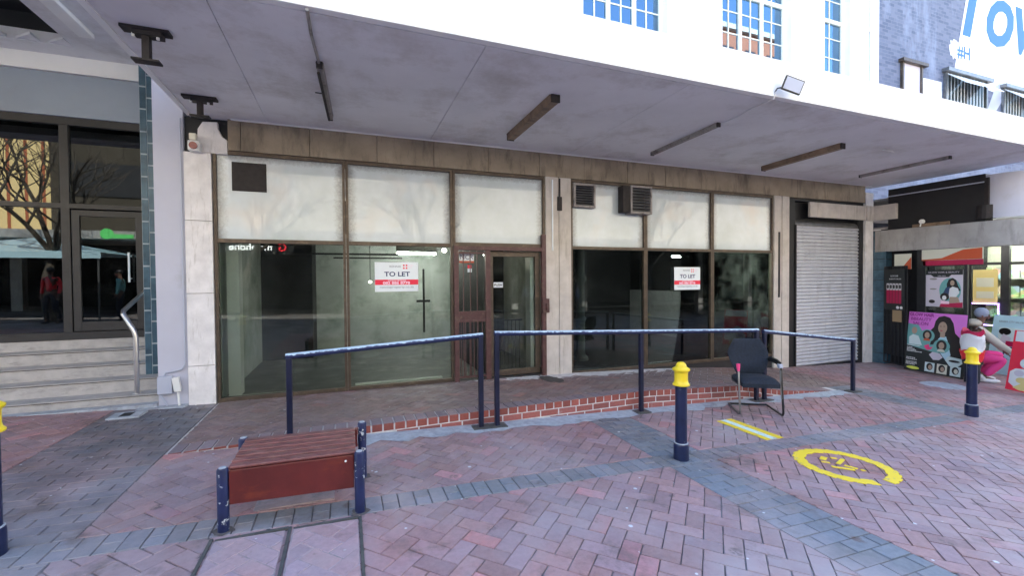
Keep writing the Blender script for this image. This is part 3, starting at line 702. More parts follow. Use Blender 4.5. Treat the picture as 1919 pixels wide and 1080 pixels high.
# ================================================================== TO LET signs
def tolet(x0, z1, lb, full=True):
    wd, ht = .59, .41; y = Y0 - .012 if full else Y0 - .012; z0 = z1 - ht
    t = thing('to_let_sign', lb, 'sign', (x0 + wd / 2, y, z0), group='to let signs on the shop windows')
    a = MB(); a.box(x0, x0 + wd, y - .004, y, z0, z1); obj('board', a, 'paper', t, bevel=.001)
    f = lambda X, Z: fac(X, Z, y - .0055)
    a = MB(); a.box(x0 + .001, x0 + wd - .001, y - .0055, y - .0042, z0 + .095, z0 + .168); obj('red_band', a, 'red_ink', t)
    text('lettering', 'TO LET', .088, f(x0 + .30, z0 + .215), 'navy_ink', t, bold=.0022, width=.35, depth=.001)
    text('lettering', 'CANDICE MORGAN', .03, fac(x0 + .295, z0 + .145, y - .0065), 'pink_ink', t, bold=.0006, width=.245, depth=.001)
    text('lettering', '082 886 8778', .052, fac(x0 + .29, z0 + .103, y - .0065), 'pink_ink', t, bold=.0024, width=.37, depth=.001)
    text('lettering', 'rennieproperty.co.za', .042, f(x0 + .295, z0 + .05), 'grey_ink', t, width=.46, depth=.001)
    text('lettering', 'RENNIE', .04, f(x0 + .275, z1 - .072), 'grey_ink', t, width=.155, depth=.001)
    a = MB(); cx, cz = x0 + .41, z1 - .062
    for dx in (-.019, .019):
        for dz in (-.019, .019): a.box(cx + dx - .011, cx + dx + .011, y - .0055, y - .0042, cz + dz - .011, cz + dz + .011)
    obj('red_emblem', a, 'red_ink', t)
    text('lettering', 'PROPERTY', .02, f(x0 + .485, z1 - .052), 'pink_ink', t, width=.085, depth=.001); text('lettering', 'TO LET', .02, f(x0 + .475, z1 - .082), 'pink_ink', t, width=.06, depth=.001)
    a = MB()
    for dx in (.018, wd - .018):
        for dz in (.018, ht - .018): a.tube([(x0 + dx, y - .0042, z0 + dz), (x0 + dx, y - .007, z0 + dz)], .004, 8)
    obj('screws', a, 'greymetal', t)
tolet(.37, 1.80, 'white and red TO LET sign on the left shop window beside the door')
tolet(5.49, 1.745, 'white and red TO LET sign on the dark right window, further from the door')

# ================================================================== things on the facade and under the canopy
def batten(x, y0, y1, wd, mt, lb, drop=.06, tube=False, sk=.0):
    t = thing('light_batten', lb, 'ceiling light', (x, (y0 + y1) / 2, 3.55), group='fluorescent battens under the canopy')
    a = MB(); a.prism([(-wd / 2, 0), (wd / 2, 0), (wd * .36, -drop), (-wd * .36, -drop)], lambda p_, q_, d: (x + p_ + sk * (d - y0) / (y1 - y0), d, 3.549 + q_), y0, y1); obj('housing', a, mt, t, bevel=.004)
    a = MB(); a.box(x - wd * .4, x + wd * .4, y0 - .02, y0 - .001, 3.549 - drop - .005, 3.549); obj('end_cap', a, 'rust', t, bevel=.003); a = MB(); a.box(x - wd * .4 + sk, x + wd * .4 + sk, y1 + .001, y1 + .02, 3.549 - drop - .005, 3.549); obj('end_cap', a, 'rust', t, bevel=.003)
    if tube:
        a = MB(); a.tube([(x - .012, y0 + .05, 3.549 - drop - .02), (x - .012 + sk, y1 - .05, 3.549 - drop - .02)], .014, 8); obj('old_tube', a, 'rust', t)
    return t
t = batten(-.20, 4.40, 5.75, .07, 'batten', 'rusty fluorescent batten with conduit, nearest the left edge of the canopy', tube=True, sk=.05)
a = MB(); a.tube([(-.24, 3.56, 3.535), (-.235, 3.9, 3.535), (-.205, 4.38, 3.535)], .013, 8); obj('conduit', a, 'batten', t)
a = MB(); a.tube([(-.19, 5.0, 3.5), (-.27, 4.97, 3.49)], .007, 6); obj('wire', a, 'black', t)
batten(2.15, 4.32, 5.69, .13, 'battenbr', 'broad brown fluorescent batten, second from the left under the canopy', .08)
batten(4.52, 4.39, 5.74, .075, 'batten', 'thin dark fluorescent batten in the middle of the canopy', .05, sk=.05)
batten(6.98, 4.43, 5.81, .12, 'battenbr', 'wide brown fluorescent batten, fourth from the left', .08, sk=.08)
batten(9.43, 4.29, 5.67, .09, 'batten', 'dark fluorescent batten farthest right under the canopy', .05, sk=.06)
for y, zl, lb in ((4.3, 3.29, 'black steel bracket hanging at the canopy corner, nearer the street'), (5.66, 3.33, 'black steel bracket hanging by the broken capstone')):
    t = thing('steel_bracket', lb, 'bracket', (-1.46, y, 3.55), group='steel brackets on the canopy edge')
    a = MB(); a.box(-1.61, -1.29, y - .05, y + .05, 3.525, 3.549); a.box(-1.53, -1.34, y - .045, y + .045, 3.49, 3.525); obj('top_plate', a, 'rust', t, bevel=.002)
    a = MB(); a.box(-1.475, -1.425, y - .03, y + .03, zl + .015, 3.49); obj('web', a, 'rust', t, bevel=.002)
    a = MB(); a.box(-1.54, -1.36, y - .045, y + .045, zl, zl + .015); obj('bottom_plate', a, 'rust', t)
    a = MB()
    for dx in (-.08, .08): a.tube([(-1.45 + dx, y - .02, 3.50), (-1.45 + dx, y - .02, 3.47)], .012, 6)
    obj('bolts', a, 'plastic_white', t)
t = thing('wall_siren', 'small cream box with red lens on top of the left stone pillar', 'alarm siren', (-1.67, Y0 - .03, 3.15))
a = MB(); a.box(-1.72, -1.60, Y0 - .15, Y0 - .03, 3.10, 3.22); obj('housing', a, 'plastic_white', t, bevel=.012)
a = MB(); a.tube([(-1.66, Y0 - .17, 3.155), (-1.66, Y0 - .15, 3.155)], .042, 14); obj('red_lens', a, 'darkred', t)
a = MB(); a.box(-1.71, -1.64, Y0 - .13, Y0 - .05, 3.23, 3.31); obj('bracket', a, 'cream', t, bevel=.01)
a = MB(); a.tube([(3.07, Y0 - .045, 2.0), (3.07, Y0 - .045, 3.12)], .012, 8); tag(obj('conduit', a, 'paper'), 'thin white conduit on the middle pillar right of the door', 'conduit')
a = MB(); a.box(3.16, 3.24, Y0 - .05, Y0 - .03, 2.64, 2.86); a.box(3.19, 3.215, Y0 - .045, Y0 - .03, 2.86, 3.15); tag(obj('rusty_bracket', a, 'rust', bevel=.004), 'rusty bracket on the middle pillar', 'bracket')
a = MB(); a.box(8.05, 8.085, Y0 - .05, Y0 - .03, 1.15, 2.45); tag(obj('cable_trunking', a, 'dkframe', bevel=.003), 'long dark trunking strip on the pillar left of the shutter', 'trunking')
t = thing('flood_light', 'small flat floodlight tilted up on the white canopy edge', 'floodlight', (4.57, 3.5, 3.6))
rot = Matrix.Translation((4.58, 3.42, 3.64)) @ Matrix.Rotation(R(15), 4, 'X') @ Matrix.Rotation(R(14), 4, 'Y') @ Matrix.Rotation(R(-20), 4, 'Z')
a = MB(); a.box(-.11, .11, -.012, .012, -.075, .075, rot); obj('housing', a, 'blackmetal', t, bevel=.004)
a = MB(); a.box(-.098, .098, -.0145, -.0125, -.063, .063, rot); obj('lens', a, 'plastic_grey', t)
a = MB(); a.tube([(4.47, 3.545, 3.6), (4.45, 3.5, 3.62), (4.52, 3.45, 3.63)], .008, 6); obj('arm', a, 'blackmetal', t)

a = MB(); a.tube([(4.58, 4.36, 3.54), (4.56, 4.1, 3.542), (4.50, 3.9, 3.541), (4.50, 3.70, 3.542), (4.47, 3.56, 3.53), (4.46, 3.53, 3.60)], .007, 6); tag(obj('lamp_cable', a, 'soffit'), 'thin cable on the soffit from the middle batten to the floodlight', 'cable')
a = MB(); a.tube([(7.9, 4.42, 3.548), (7.93, 4.36, 3.52), (7.91, 4.30, 3.49), (7.95, 4.27, 3.45)], [.02, .018, .012, .004], 5); tag(obj('paint_flake', a, 'soffit'), 'curl of loose paint hanging from the soffit near the fourth batten', 'paint flake')
M['soot'] = mat('soot_stain', (.07, .06, .055), .9, .3, 20)
random.seed(31); a = MB(); n_ = 22; P_ = [(2.86 + (.13 + .05 * random.random()) * math.cos(2 * math.pi * k / n_), 5.95 + (.24 + .12 * random.random()) * math.sin(2 * math.pi * k / n_)) for k in range(n_)]
a.add([(x, y, wz(x, y) + .005) for x, y in P_] + [(2.86, 5.95, wz(2.86, 5.95) + .0055)], [(k, (k + 1) % n_, n_) for k in range(n_)]); struct(obj('stain', a, 'soot', W))
# ================================================================== hand railings
def rail(name, lb, pts, posts):
    t = thing('railing', lb, 'railing', (pts[0][0], 4.5, gz(pts[0][0])), group='railings along the ramp')
    (xa, za), (xb, zb) = pts
    a = MB(); n = 24; top = []
    a.tube([(xa + (xb - xa) * i / n, 4.5, za + (zb - za) * i / n - .022) for i in range(n + 1)], .027, 12); obj('handrail', a, 'railtop', t, smooth=True)
    for x in posts:
        z = za + (zb - za) * (x - xa) / (xb - xa) - .04
        p = MB(); p.box(x - .025, x + .025, 4.477, 4.523, gz(x), z); po = obj('post', p, 'navyrail', t, bevel=.005)
        p = MB(); p.box(x - .1, x + .1, 4.42, 4.57, gz(x) + .001, gz(x) + .014); obj('base_plate', p, 'iron', po, bevel=.003)
rail('r', 'short sloping navy railing behind the bench', ((-.53, .875), (1.36, .975)), (-.505, 1.335))
rail('r', 'long navy railing with worn pale top running to the chair', ((1.49, .985), (5.36, .83)), (1.515, 3.40, 5.335))
rail('r', 'short navy railing sloping down to the right of the chair', ((5.46, .81), (7.40, .575)), (5.485, 7.375))

# ================================================================== bollards
def bollard(loc, lb):
    t = thing('bollard', lb, 'bollard', loc, group='navy bollards with yellow caps')
    a = MB(); a.lathe([(.066, -.01), (.066, .125), (.064, .14), (.060, .148), (.052, .15), (.051, .67)], (0, 0, 0), 28); obj('post', a, 'navy', t, local=True, smooth=True)
    a = MB(); a.lathe([(.0605, .147), (.0612, .152), (.0565, .155), (.0528, .155)], (0, 0, 0), 28); obj('collar', a, 'cement', t, local=True, smooth=True)
    a = MB(); a.lathe([(.055, .67), (.073, .674), (.075, .685), (.062, .70), (.058, .72), (.058, .785), (.062, .798), (.075, .81), (.076, .822), (.062, .832), (.048, .842), (.045, .855), (.036, .872), (.022, .882), (.004, .886)], (0, 0, 0), 28)
    obj('cap', a, 'yellow', t, local=True, smooth=True); return t
b0 = bollard((2.815, 3.15, gz(2.815)), 'navy bollard with yellow cap standing left of the black chair')
dup(b0, (7.47, 3.15, gz(7.47)), 1, 'navy bollard with yellow cap in front of the hair salon boards')
dup(b0, (-1.838, 3.22, gz(-1.838)), 2, 'navy bollard with yellow cap cut off by the left edge of the photo')

# ================================================================== bench
t = thing('park_bench', 'low red brown wooden bench on four navy posts with peeling paint', 'bench', (-.32, 3.35, gz(-.3)))
tops = [(-.72, 3.10, .40), (.065, 3.08, .395), (-.71, 3.63, .405), (.10, 3.63, .42)]
for x, y, z in tops:
    a = MB(); a.lathe([(.032, gz(x)), (.032, z), (.029, z + .008), (.02, z + .012)], (x, y, 0), 20); po = obj('post', a, 'navychip', t, smooth=True)
    a = MB(); a.lathe([(.021, 0), (.021, .006), (.012, .009)], (x, y, z + .01), 16); obj('worn_cap', a, 'cement', po)
a = MB(); a.hexa([(-.685, 3.085, .185), (.030, 3.085, .165), (.030, 3.115, .165), (-.685, 3.115, .185), (-.685, 3.085, .395), (.030, 3.085, .385), (.030, 3.115, .385), (-.685, 3.115, .395)]); obj('front_panel', a, 'redwood', t, bevel=.004)
a = MB(); a.hexa([(-.685, 3.60, .25), (.065, 3.60, .25), (.065, 3.63, .25), (-.685, 3.63, .25), (-.685, 3.60, .39), (.065, 3.60, .385), (.065, 3.63, .385), (-.685, 3.63, .39)]); obj('back_panel', a, 'redwood', t, bevel=.004)
a = MB(); a.box(-.685, -.66, 3.117, 3.598, .28, .375); a.box(.01, .04, 3.117, 3.598, .27, .37); obj('side_rail', a, 'redwood', t, bevel=.003)
for k in range(6):
    y = 3.095 + .091 * k; a = MB(); a.hexa([(-.69, y, .397), (.045, y, .387), (.045, y + .064, .387), (-.69, y + .064, .397), (-.69, y, .417), (.045, y, .407), (.045, y + .064, .407), (-.69, y + .064, .417)])
    obj('slat', a, 'slatwood', t, bevel=.007)
a = MB(); a.blob((-.02, 3.083, .352), .008, 5); obj('bolt', a, 'plastic_white', t)

M['grime_shade'] = mat('base_contact_shade', (.11, .095, .09), .95, .35, 20, .3)
def grime_shade(x, y, r_, par):  # dark ring painted round a post foot in place of its contact shadow
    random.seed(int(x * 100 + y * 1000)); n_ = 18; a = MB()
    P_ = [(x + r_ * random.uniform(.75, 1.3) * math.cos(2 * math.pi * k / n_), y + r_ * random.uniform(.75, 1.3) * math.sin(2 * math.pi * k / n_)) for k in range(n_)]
    a.add([(p_, q_, gz(p_) + .0035) for p_, q_ in P_] + [(x, y, gz(x) + .004)], [(k, (k + 1) % n_, n_) for k in range(n_)]); obj('contact_shade_ring', a, 'grime_shade', par)
for x, y, z in tops: grime_shade(x, y, .055, t)
# ================================================================== visitor chair
CH = (4.87, 4.14); ang = math.atan2(-.86, -.51)
ch = thing('visitor_chair', 'black fabric office visitor chair on the paving with one armrest pad missing', 'chair', (CH[0], CH[1], gz(CH[0])), ang)
# local: +x forward, +y = chair's left (the photo's right)
for s, pad in ((-1, False), (1, True)):
    y = s * .245
    a = MB(); pts = [(-.24, y * .96, .018), (.20, y, .018), (.232, y, .024), (.248, y, .05), (.245, y, .09), (.18, y, .58), (.165, y, .61), (.14, y, .622)]
    if pad: pts += [(-.10, y, .63), (-.18, y, .62)]
    else: pts += [(.12, y, .615)]
    a.tube(pts, .0125, 10); obj('side_tube', a, 'blackmetal' if pad else 'greymetal', ch, local=True, smooth=True)
a = MB(); a.tube([(-.24, -.235, .018), (-.24, .235, .018)], .0125, 10); a.tube([(.20, -.24, .018), (.0, -.24, .018)], .0125); obj('rear_crossbar', a, 'blackmetal', ch, local=True, smooth=True)
a = MB(); a.tube([(.228, .237, .22), (.2, .232, .40), (.19, .232, .56)], .010, 8); obj('inner_tube', a, 'greymetal', ch, local=True)
a = MB(); a.box(-.12, .17, -.232, -.19, .36, .375); a.box(-.12, .17, .19, .232, .36, .375); obj('seat_bracket', a, 'blackmetal', ch, local=True)
def cushion(nx, ny, fn, th):
    mb = MB(); tp = [[fn(i / nx, j / ny) for j in range(ny + 1)] for i in range(nx + 1)]; b = len(mb.v)
    N_ = (nx + 1) * (ny + 1)
    mb.v = [tuple(p_[0]) for r_ in tp for p_ in r_] + [tuple(p_[1]) for r_ in tp for p_ in r_]
    for i in range(nx):
        for j in range(ny):
            k = i * (ny + 1) + j; mb.f.append((k, k + ny + 1, k + ny + 2, k + 1)); mb.f.append((N_ + k, N_ + k + 1, N_ + k + ny + 2, N_ + k + ny + 1))
    ring = [i * (ny + 1) for i in range(nx)] + [nx * (ny + 1) + j for j in range(ny)] + [(nx - i) * (ny + 1) + ny for i in range(nx)] + [ny - j for j in range(ny)]
    for a_, b_ in zip(ring, ring[1:] + ring[:1]): mb.f.append((a_, b_, N_ + b_, N_ + a_))
    mb.c = [None] * len(mb.f); return mb
def seatf(u, v):
    x = -.22 + .47 * u; hw = .24 - .03 * u ** 3 - .035 * (1 - u) ** 3; y = (v - .5) * 2 * hw
    e = max(0, 1 - ((abs(v - .5) * 2) ** 4)) * max(0, 1 - (abs(u - .5) * 2) ** 6)
    z = .405 + .045 * e ** .5 + .015 * u - .03 * max(0, u - .8) * 5 * .6
    return (x, y, z), (x, y, z - .05 - .03 * e ** .5)
so = obj('seat', cushion(16, 16, seatf, .06), 'fabric', ch, local=True, smooth=True)
def backf(u, v):   # u up, v across
    z = .43 + .46 * u
    hw = .15 + .10 * math.sin(min(1, u * 1.55) * math.pi / 2) if u < .62 else .25 - .09 * ((u - .62) / .38) ** 1.3
    y = (v - .5) * 2 * hw; c = -.06 * (1 - (abs(v - .5) * 2) ** 2)
    e = max(0, 1 - ((abs(v - .5) * 2) ** 4)) * max(0, 1 - (abs(u - .5) * 2) ** 8)
    x = -.20 - .10 * u + .035 * (abs(v - .5) * 2) ** 2 + .03 * math.exp(-((u - .25) / .2) ** 2)
    return (x + .022 * e ** .5, y, z), (x - .02 - .022 * e ** .5, y, z)
bo = obj('backrest', cushion(18, 16, backf, .05), 'fabric', ch, local=True, smooth=True)
a = MB(); a.tube([(-.16, .05, .36), (-.25, .05, .38), (-.27, .05, .62)], .012); a.tube([(-.16, -.05, .36), (-.25, -.05, .38), (-.27, -.05, .62)], .012); obj('back_support', a, 'blackmetal', ch, local=True)
a = MB(); a.tube([(.15, .245, .645), (.05, .245, .66), (-.12, .245, .66), (-.23, .24, .63)], [.016, .021, .021, .014], 10); obj('armrest', a, 'blackmetal', ch, local=True, smooth=True)
a = MB(); a.box(.11, .185, .222, .268, .585, .635); obj('tape', a, 'plastic_grey', ch, local=True, bevel=.008)
a = MB(); a.tube([(.185, -.245, .54), (.175, -.245, .60), (.17, -.245, .632)], [.014, .023, .024], 8); obj('pink_tape', a, 'pinkplastic', ch, local=True, smooth=True)

# ================================================================== office building on the left with steps
LB = thing('office_building', 'grey office building with tiled pier and stone steps left of the vacant shop', 'building', (-5, 7.3, 0))
def lp(name, mb, mt, **k): return obj(name, mb, mt, LB, **k)
a = MB(); a.box(-2.10, -1.80, Y0 - .005, 7.45, -.1, 4.40); lp('grey_wall', a, 'greywall', bevel=.004)
a = MB(); a.box(-2.42, -2.27, 6.90, 7.35, .2, 4.45); pier = lp('pier', a, 'grout')
random.seed(3); tl = MB(); z = .33
for col in range(2):
    z = .34 - .14 * col
    while z < 4.3:
        z1 = min(z + .275, 4.44); za = max(z, .345)
        if z1 - za > .03: tl.box(-2.415 + .074 * col, -2.350 + .074 * col, 6.893, 6.899, za, z1 - .01)
        z += .285
obj('tile', tl, 'tile', pier, bevel=.0015)
# steps
fy = [6.42, 6.67, 6.92, 7.17]; fz = [.20, .355, .51, .665]
for k in range(4):
    y1 = 7.42
    a = MB(); a.box(-13, -2.101 if k < 2 else -2.11, fy[k], y1 if k == 3 else fy[k] + .32, -.3, fz[k] - .012); a.box(-13, -2.101 if k < 2 else -2.11, fy[k] - .02, y1 if k == 3 else fy[k] + .255, fz[k] - .001, fz[k] + .012)
    so = lp('step', a, 'step', bevel=.003)
    a = MB(); a.box(-13, -2.112, fy[k] + .004, fy[k] + .2, fz[k] - .0118, fz[k] - .0012); obj('nosing_shadow_gap', a, 'stepdark', so)
a = MB(); a.box(-13, -2.11, 7.40, 12, -.3, .80); lp('floor_slab', a, 'step')
a = MB(); a.box(-13, -2.101, 6.28, 6.42, -.3, .115); a.box(-2.3, -1.8, 6.2, 6.33, -.3, .078); lp('kerb', a, 'cement', bevel=.01)
# glazed front
a = MB(); gy = 7.42
a.box(-13, -2.42, gy - .03, gy + .06, .80, .90); a.box(-13, -2.42, gy - .03, gy + .06, 3.60, 3.70); a.box(-13, -2.42, gy - .028, gy + .058, 2.52, 2.585)
for x in (-2.50, -3.40, -5.2, -7.0, -8.8): a.box(x - .045, x + .045, gy - .029, gy + .059, .90, 3.60)
wo = lp('window', a, 'dkframe', bevel=.003)
a = MB(); a.box(-12.9, -3.4, gy + .01, gy + .016, .9, 3.6); a.box(-3.4, -2.5, gy + .01, gy + .016, 2.55, 3.6); obj('pane', a, 'glassdk', wo)
a = MB(); a.box(-3.33, -3.25, gy - .05, gy - .01, .91, 2.5); a.box(-2.66, -2.58, gy - .05, gy - .01, .91, 2.5); a.box(-3.25, -2.66, gy - .05, gy - .01, 2.42, 2.5); a.box(-3.25, -2.66, gy - .05, gy - .01, .91, 1.03)
do = lp('door', a, 'dkframe', bevel=.003)
a = MB(); a.box(-3.25, -2.66, gy - .03, gy - .025, 1.03, 2.42); obj('pane', a, 'glassdk', do)
a = MB(); a.tube([(-2.72, gy - .10, 1.55), (-2.72, gy - .10, 1.95)], .012); a.tube([(-2.72, gy - .10, 1.6), (-2.72, gy - .03, 1.6)], .007); a.tube([(-2.72, gy - .10, 1.9), (-2.72, gy - .03, 1.9)], .007); obj('handle', a, 'paper', do)
a = MB(); a.box(-13, -2.43, gy - .04, gy + .3, 3.70, 4.25); lp('grey_fascia', a, 'greywall')
M['wallbluegrey'] = mat('blue_grey_paint', (.30, .35, .42), .6, .06, 2, .1)
a = MB(); a.box(-13, -2.43, gy - .06, gy - .041, 3.70, 4.24); lp('blue_grey_panel', a, 'wallbluegrey')
a = MB(); a.box(-13, -2.101, gy - .10, gy + .3, 4.25, 4.46); lp('edge_beam', a, 'white')
# canopy with a lath-roofed opening
a = MB(); a.box(-13, -1.80, 7.02, 7.8, 4.462, 4.6); a.box(-3.10, -1.80, 3.0, 7.02, 4.462, 4.6); a.box(-13, -3.10, 3.0, 3.5, 4.462, 4.6); lp('canopy', a, 'soffit')
a = MB(); a.box(-2.87, -2.72, 3.02, 6.6, 4.41, 4.461); lp('downstand', a, 'white', bevel=.01)
a = MB(); a.box(-13, -3.0, 3.4, 7.1, 4.80, 4.84); a.box(-3.101, -3.0, 3.4, 7.1, 4.601, 4.799); a.box(-13, -3.101, 7.021, 7.1, 4.601, 4.799); a.box(-13, -3.101, 3.4, 3.499, 4.601, 4.799); lp('dark_roof', a, 'black')
for k in range(6):
    a = MB(); a.prism([(-3.12 - .30 * k, 6.84), (-3.34 - .30 * k, 7.015), (-3.12 - .30 * k, 7.015)], lambda p_, q_, d: (p_, q_, d), 4.47, 4.50); lp('trim_tooth', a, 'soffit')
a = MB(); a.box(-13, -1.81, 7.9, 8.3, 4.6, 12.5); a.box(-13, -1.81, 8.3, 14, 12.3, 12.5); a.box(-13, -12.9, 6.4, 14, 0, 12.3); a.box(-13, -1.81, 12, 12.1, .8, 4.6); lp('upper_wall', a, 'white')
a = MB(); a.box(-12.9, -2.0, 7.8, 12, 4.3, 4.35); a.box(-2.11, -2.05, 7.6, 12, .8, 4.3); a.box(-12.9, -2.1, 10.9, 11, .8, 4.3); lp('inner_wall', a, 'roomdark')
t = thing('stair_handrail', 'bent stainless steel handrail on the left steps', 'handrail', (-2.36, 6.48, .2))
a = MB(); pp = [(-2.36, 6.48, .21), (-2.36, 6.48, .90), (-2.38, 6.49, .97), (-2.49, 6.52, 1.17), (-2.50, 6.56, 1.21), (-2.48, 6.75, 1.30), (-2.46, 7.1, 1.44)]
a.tube(pp, .026, 12); obj('tube', a, 'steel', t, smooth=True); a = MB(); a.tube([(-2.36, 6.48, .211), (-2.36, 6.48, .22)], .045, 14); obj('base_flange', a, 'steel', t)
t = thing('meter_box', 'grey box with conduit low on the lavender grey wall', 'junction box', (-2.0, Y0, .3))
a = MB(); a.box(-2.09, -1.945, Y0 - .08, Y0 - .006, .225, .43); obj('box', a, 'plastic_grey', t, bevel=.008)
a = MB(); a.tube([(-2.07, Y0 - .05, .22), (-2.03, Y0 - .03, .13), (-2.0, Y0 - .02, .05)], .014); a.tube([(-2.03, Y0 - .03, .44), (-2.02, Y0 - .03, .47), (-1.86, Y0 - .03, .50), (-1.822, Y0 - .03, .56), (-1.822, Y0 - .03, 3.5)], .010); obj('conduit', a, 'plastic_grey', t, smooth=True)
t = thing('drain_box', 'small white plastic box on a white pipe by the wall foot', 'pipe box', (-1.9, Y0 - .05, .2))
a = MB(); a.box(-.035, .035, -.03, .03, -.085, .085, Matrix.Translation((-1.90, Y0 - .06, .33)) @ Matrix.Rotation(R(-8), 4, 'Y')); obj('box', a, 'plastic_white', t, bevel=.008)
a = MB(); a.tube([(-1.89, Y0 - .06, .25), (-1.875, Y0 - .07, .06)], .013); obj('pipe', a, 'plastic_white', t)

# ================================================================== neighbouring salon building on the right
RB = thing('salon_building', 'hair salon building on the right with rounded concrete canopy and blue brick wall above', 'building', (11, 6, gz(11)))
def rp(name, mb, mt, **k): return obj(name, mb, mt, RB, **k)
random.seed(8); a = MB(); z = -.37
while z < 2.5:
    a.box(10.99, 11.2, 6.06, 6.325, z + .004, min(2.55, z + .225)); z += .23
rp('block_pier', a, 'tile', bevel=.004)
a = MB(); a.box(11.0, 11.3, 6.07, 6.32, -.5, 2.56); rp('pier_core', a, 'black')
cc = 'concrete'
def roundbeam(x0, yb, yf, r, x1, z0, z1, th):
    mb = MB(); out = [(x0, yb)]; inn = [(x0 + th, yb)]
    for k in range(11):
        t_ = math.pi / 2 * k / 10
        out.append((x0 + r - r * math.cos(t_), yf + r - r * math.sin(t_))); inn.append((x0 + r - (r - th) * math.cos(t_), yf + r - (r - th) * math.sin(t_)))
    out.append((x1, yf)); inn.append((x1, yf + th)); n = len(out)
    v = [(*p_, z0) for p_ in out] + [(*p_, z1) for p_ in out] + [(*p_, z0) for p_ in inn] + [(*p_, z1) for p_ in inn]; f = []
    for i in range(n - 1): f += [(i, i + 1, n + i + 1, n + i), (2 * n + i, 3 * n + i, 3 * n + i + 1, 2 * n + i + 1), (i, 2 * n + i, 2 * n + i + 1, i + 1), (n + i, n + i + 1, 3 * n + i + 1, 3 * n + i)]
    f += [(0, n, 3 * n, 2 * n), (n - 1, 3 * n - 1, 4 * n - 1, 2 * n - 1)]
    mb.add(v, f); return mb
rp('canopy_beam', roundbeam(10.97, 6.26, 3.75, .75, 24, 2.09, 2.55, .35), cc, smooth=True)
rp('canopy_fascia', roundbeam(11.05, 4.50, 3.85, .60, 24, 2.60, 3.40, .3), 'greywall', smooth=True)
a = MB(); a.box(11.04, 11.3, 4.50, 6.05, 2.56, 3.43); rp('black_fascia', a, 'black')
a = MB(); a.box(11.02, 11.038, 4.46, 6.05, 3.27, 3.29); rp('fascia_trim', a, 'plastic_grey')
a = MB(); a.tube([(11.1, 4.52, 2.6), (11.1, 4.52, 2.85)], .13, 14); a.box(11.0, 11.04, 4.44, 4.5, 2.85, 3.35); rp('rusty_end', a, 'rust')
a = MB(); a.box(11.0, 11.04, 5.0, 5.6, 2.552, 2.62); rp('rusty_ledge', a, 'battenbr', bevel=.01)
a = MB(); a.blob((10.98, 5.42, 2.66), .05, 6); a.tube([(10.98, 5.45, 2.56), (10.98, 5.43, 2.66)], .012); rp('ledge_lamp', a, 'plastic_white')
a = MB(); a.box(11.3, 24, 4.1, 9, 3.25, 3.30); a.box(11.3, 24, 4.1, 9, 2.62, 2.66); rp('roof', a, 'concrete')
# blue brick wall above
M['bluebr'] = None
def bluebrick():
    t = NT('blue_grey_brick'); mp = t.n('ShaderNodeMapping'); mp.inputs['Rotation'].default_value = (R(90), 0, 0); t.l(t.pos, mp.inputs[0])
    b = t.n('ShaderNodeTexBrick'); b.inputs['Scale'].default_value = 1; b.inputs['Brick Width'].default_value = .30; b.inputs['Row Height'].default_value = .11; b.inputs['Mortar Size'].default_value = .012
    for i, c in enumerate(((.085, .105, .17), (.16, .18, .255), (.15, .17, .23))): b.inputs[i + 1].default_value = (*c, 1)
    t.l(mp.outputs[0], b.inputs[0])
    c = t.mix(t.val(t.noise(.8, 7, .7, stretch=(1, 1, .35)), .5, .75), b.outputs[0], (.27, .32, .44)); t.base(c); t.p.inputs['Roughness'].default_value = .75; t.bump(b.outputs['Fac'], -.4, .02); return t.m
M['bluebr'] = bluebrick()
UB = 9.0
def P9(u, v, y=UB):
    d = fw + RR * ((u - 959.5) / F) + UU * ((540 - v) / F); k = y / d.y; return (CAM.x + d.x * k, CAM.z + d.z * k)
a = MB(); a.box(11.4, 40, UB, UB + .4, 3.0, 17); a.box(11.4, 11.7, UB + .4, 18, 0, 17); a.box(11.4, 40, UB + .4, 18, 16.8, 17); wallo = rp('brick_wall', a, 'bluebr')
fm = lambda p_, q_, d: (p_, UB - d, q_)
a = MB(); a.prism([P9(*q) for q in ((1815, -30), (1800, 60), (1786, 145), (1842, 165), (1872, 176), (1990, 215), (2080, 200), (2080, -60))], fm, .004, .007); mu = rp('painted_mural', a, 'white')
a = MB(); a.prism([P9(*q) for q in ((1730, 146), (1764, 154), (1764, 240), (1730, 240))], fm, .004, .007); rp('white_patch', a, 'white')
a = MB(); pts_ = []
for k in range(24):
    r_ = .30 + .05 * (k % 2) + .03 * math.sin(k * 2.3); cx, cz = P9(1789, 92); pts_.append((cx + r_ * math.cos(k * math.pi / 12), cz + r_ * math.sin(k * math.pi / 12)))
a.prism(pts_, fm, .004, .0075); obj('paint_splash', a, 'white', mu)
c0 = P9(1803, 56)
text('lettering', 'Tow', 3.55, lambda p_, q_, d: (c0[0] + p_ - .25, UB - .012 - d, c0[1] + q_ - .1), 'mural_blue', mu, bold=.07, shear=.28, depth=.004, spacing=.95)
c0 = P9(1793, 106)
text('lettering', '#H', .62, lambda p_, q_, d: (c0[0] + p_, UB - .012 - d, c0[1] + q_), 'mural_blue', mu, bold=.012, depth=.004)
a = MB(); a.prism([P9(*q) for q in ((1866, 160), (1884, 150), (1880, 185), (1862, 215), (1850, 205))], fm, .008, .010); obj('blue_figure', a, 'plastic_grey', mu)
a = MB(); x0, z1 = P9(1687, 117); x1, _ = P9(1725, 130)
a.box(x0, x0 + .08, UB - .08, UB - .001, z1 - 1.35, z1); a.box(x1 - .08, x1, UB - .08, UB - .001, z1 - 1.35, z1); a.box(x0 - .1, x1 + .15, UB - .16, UB - .001, z1, z1 + .1); a.box(x0 + .08, x1 - .08, UB - .08, UB - .001, z1 - 1.0, z1 - .92)
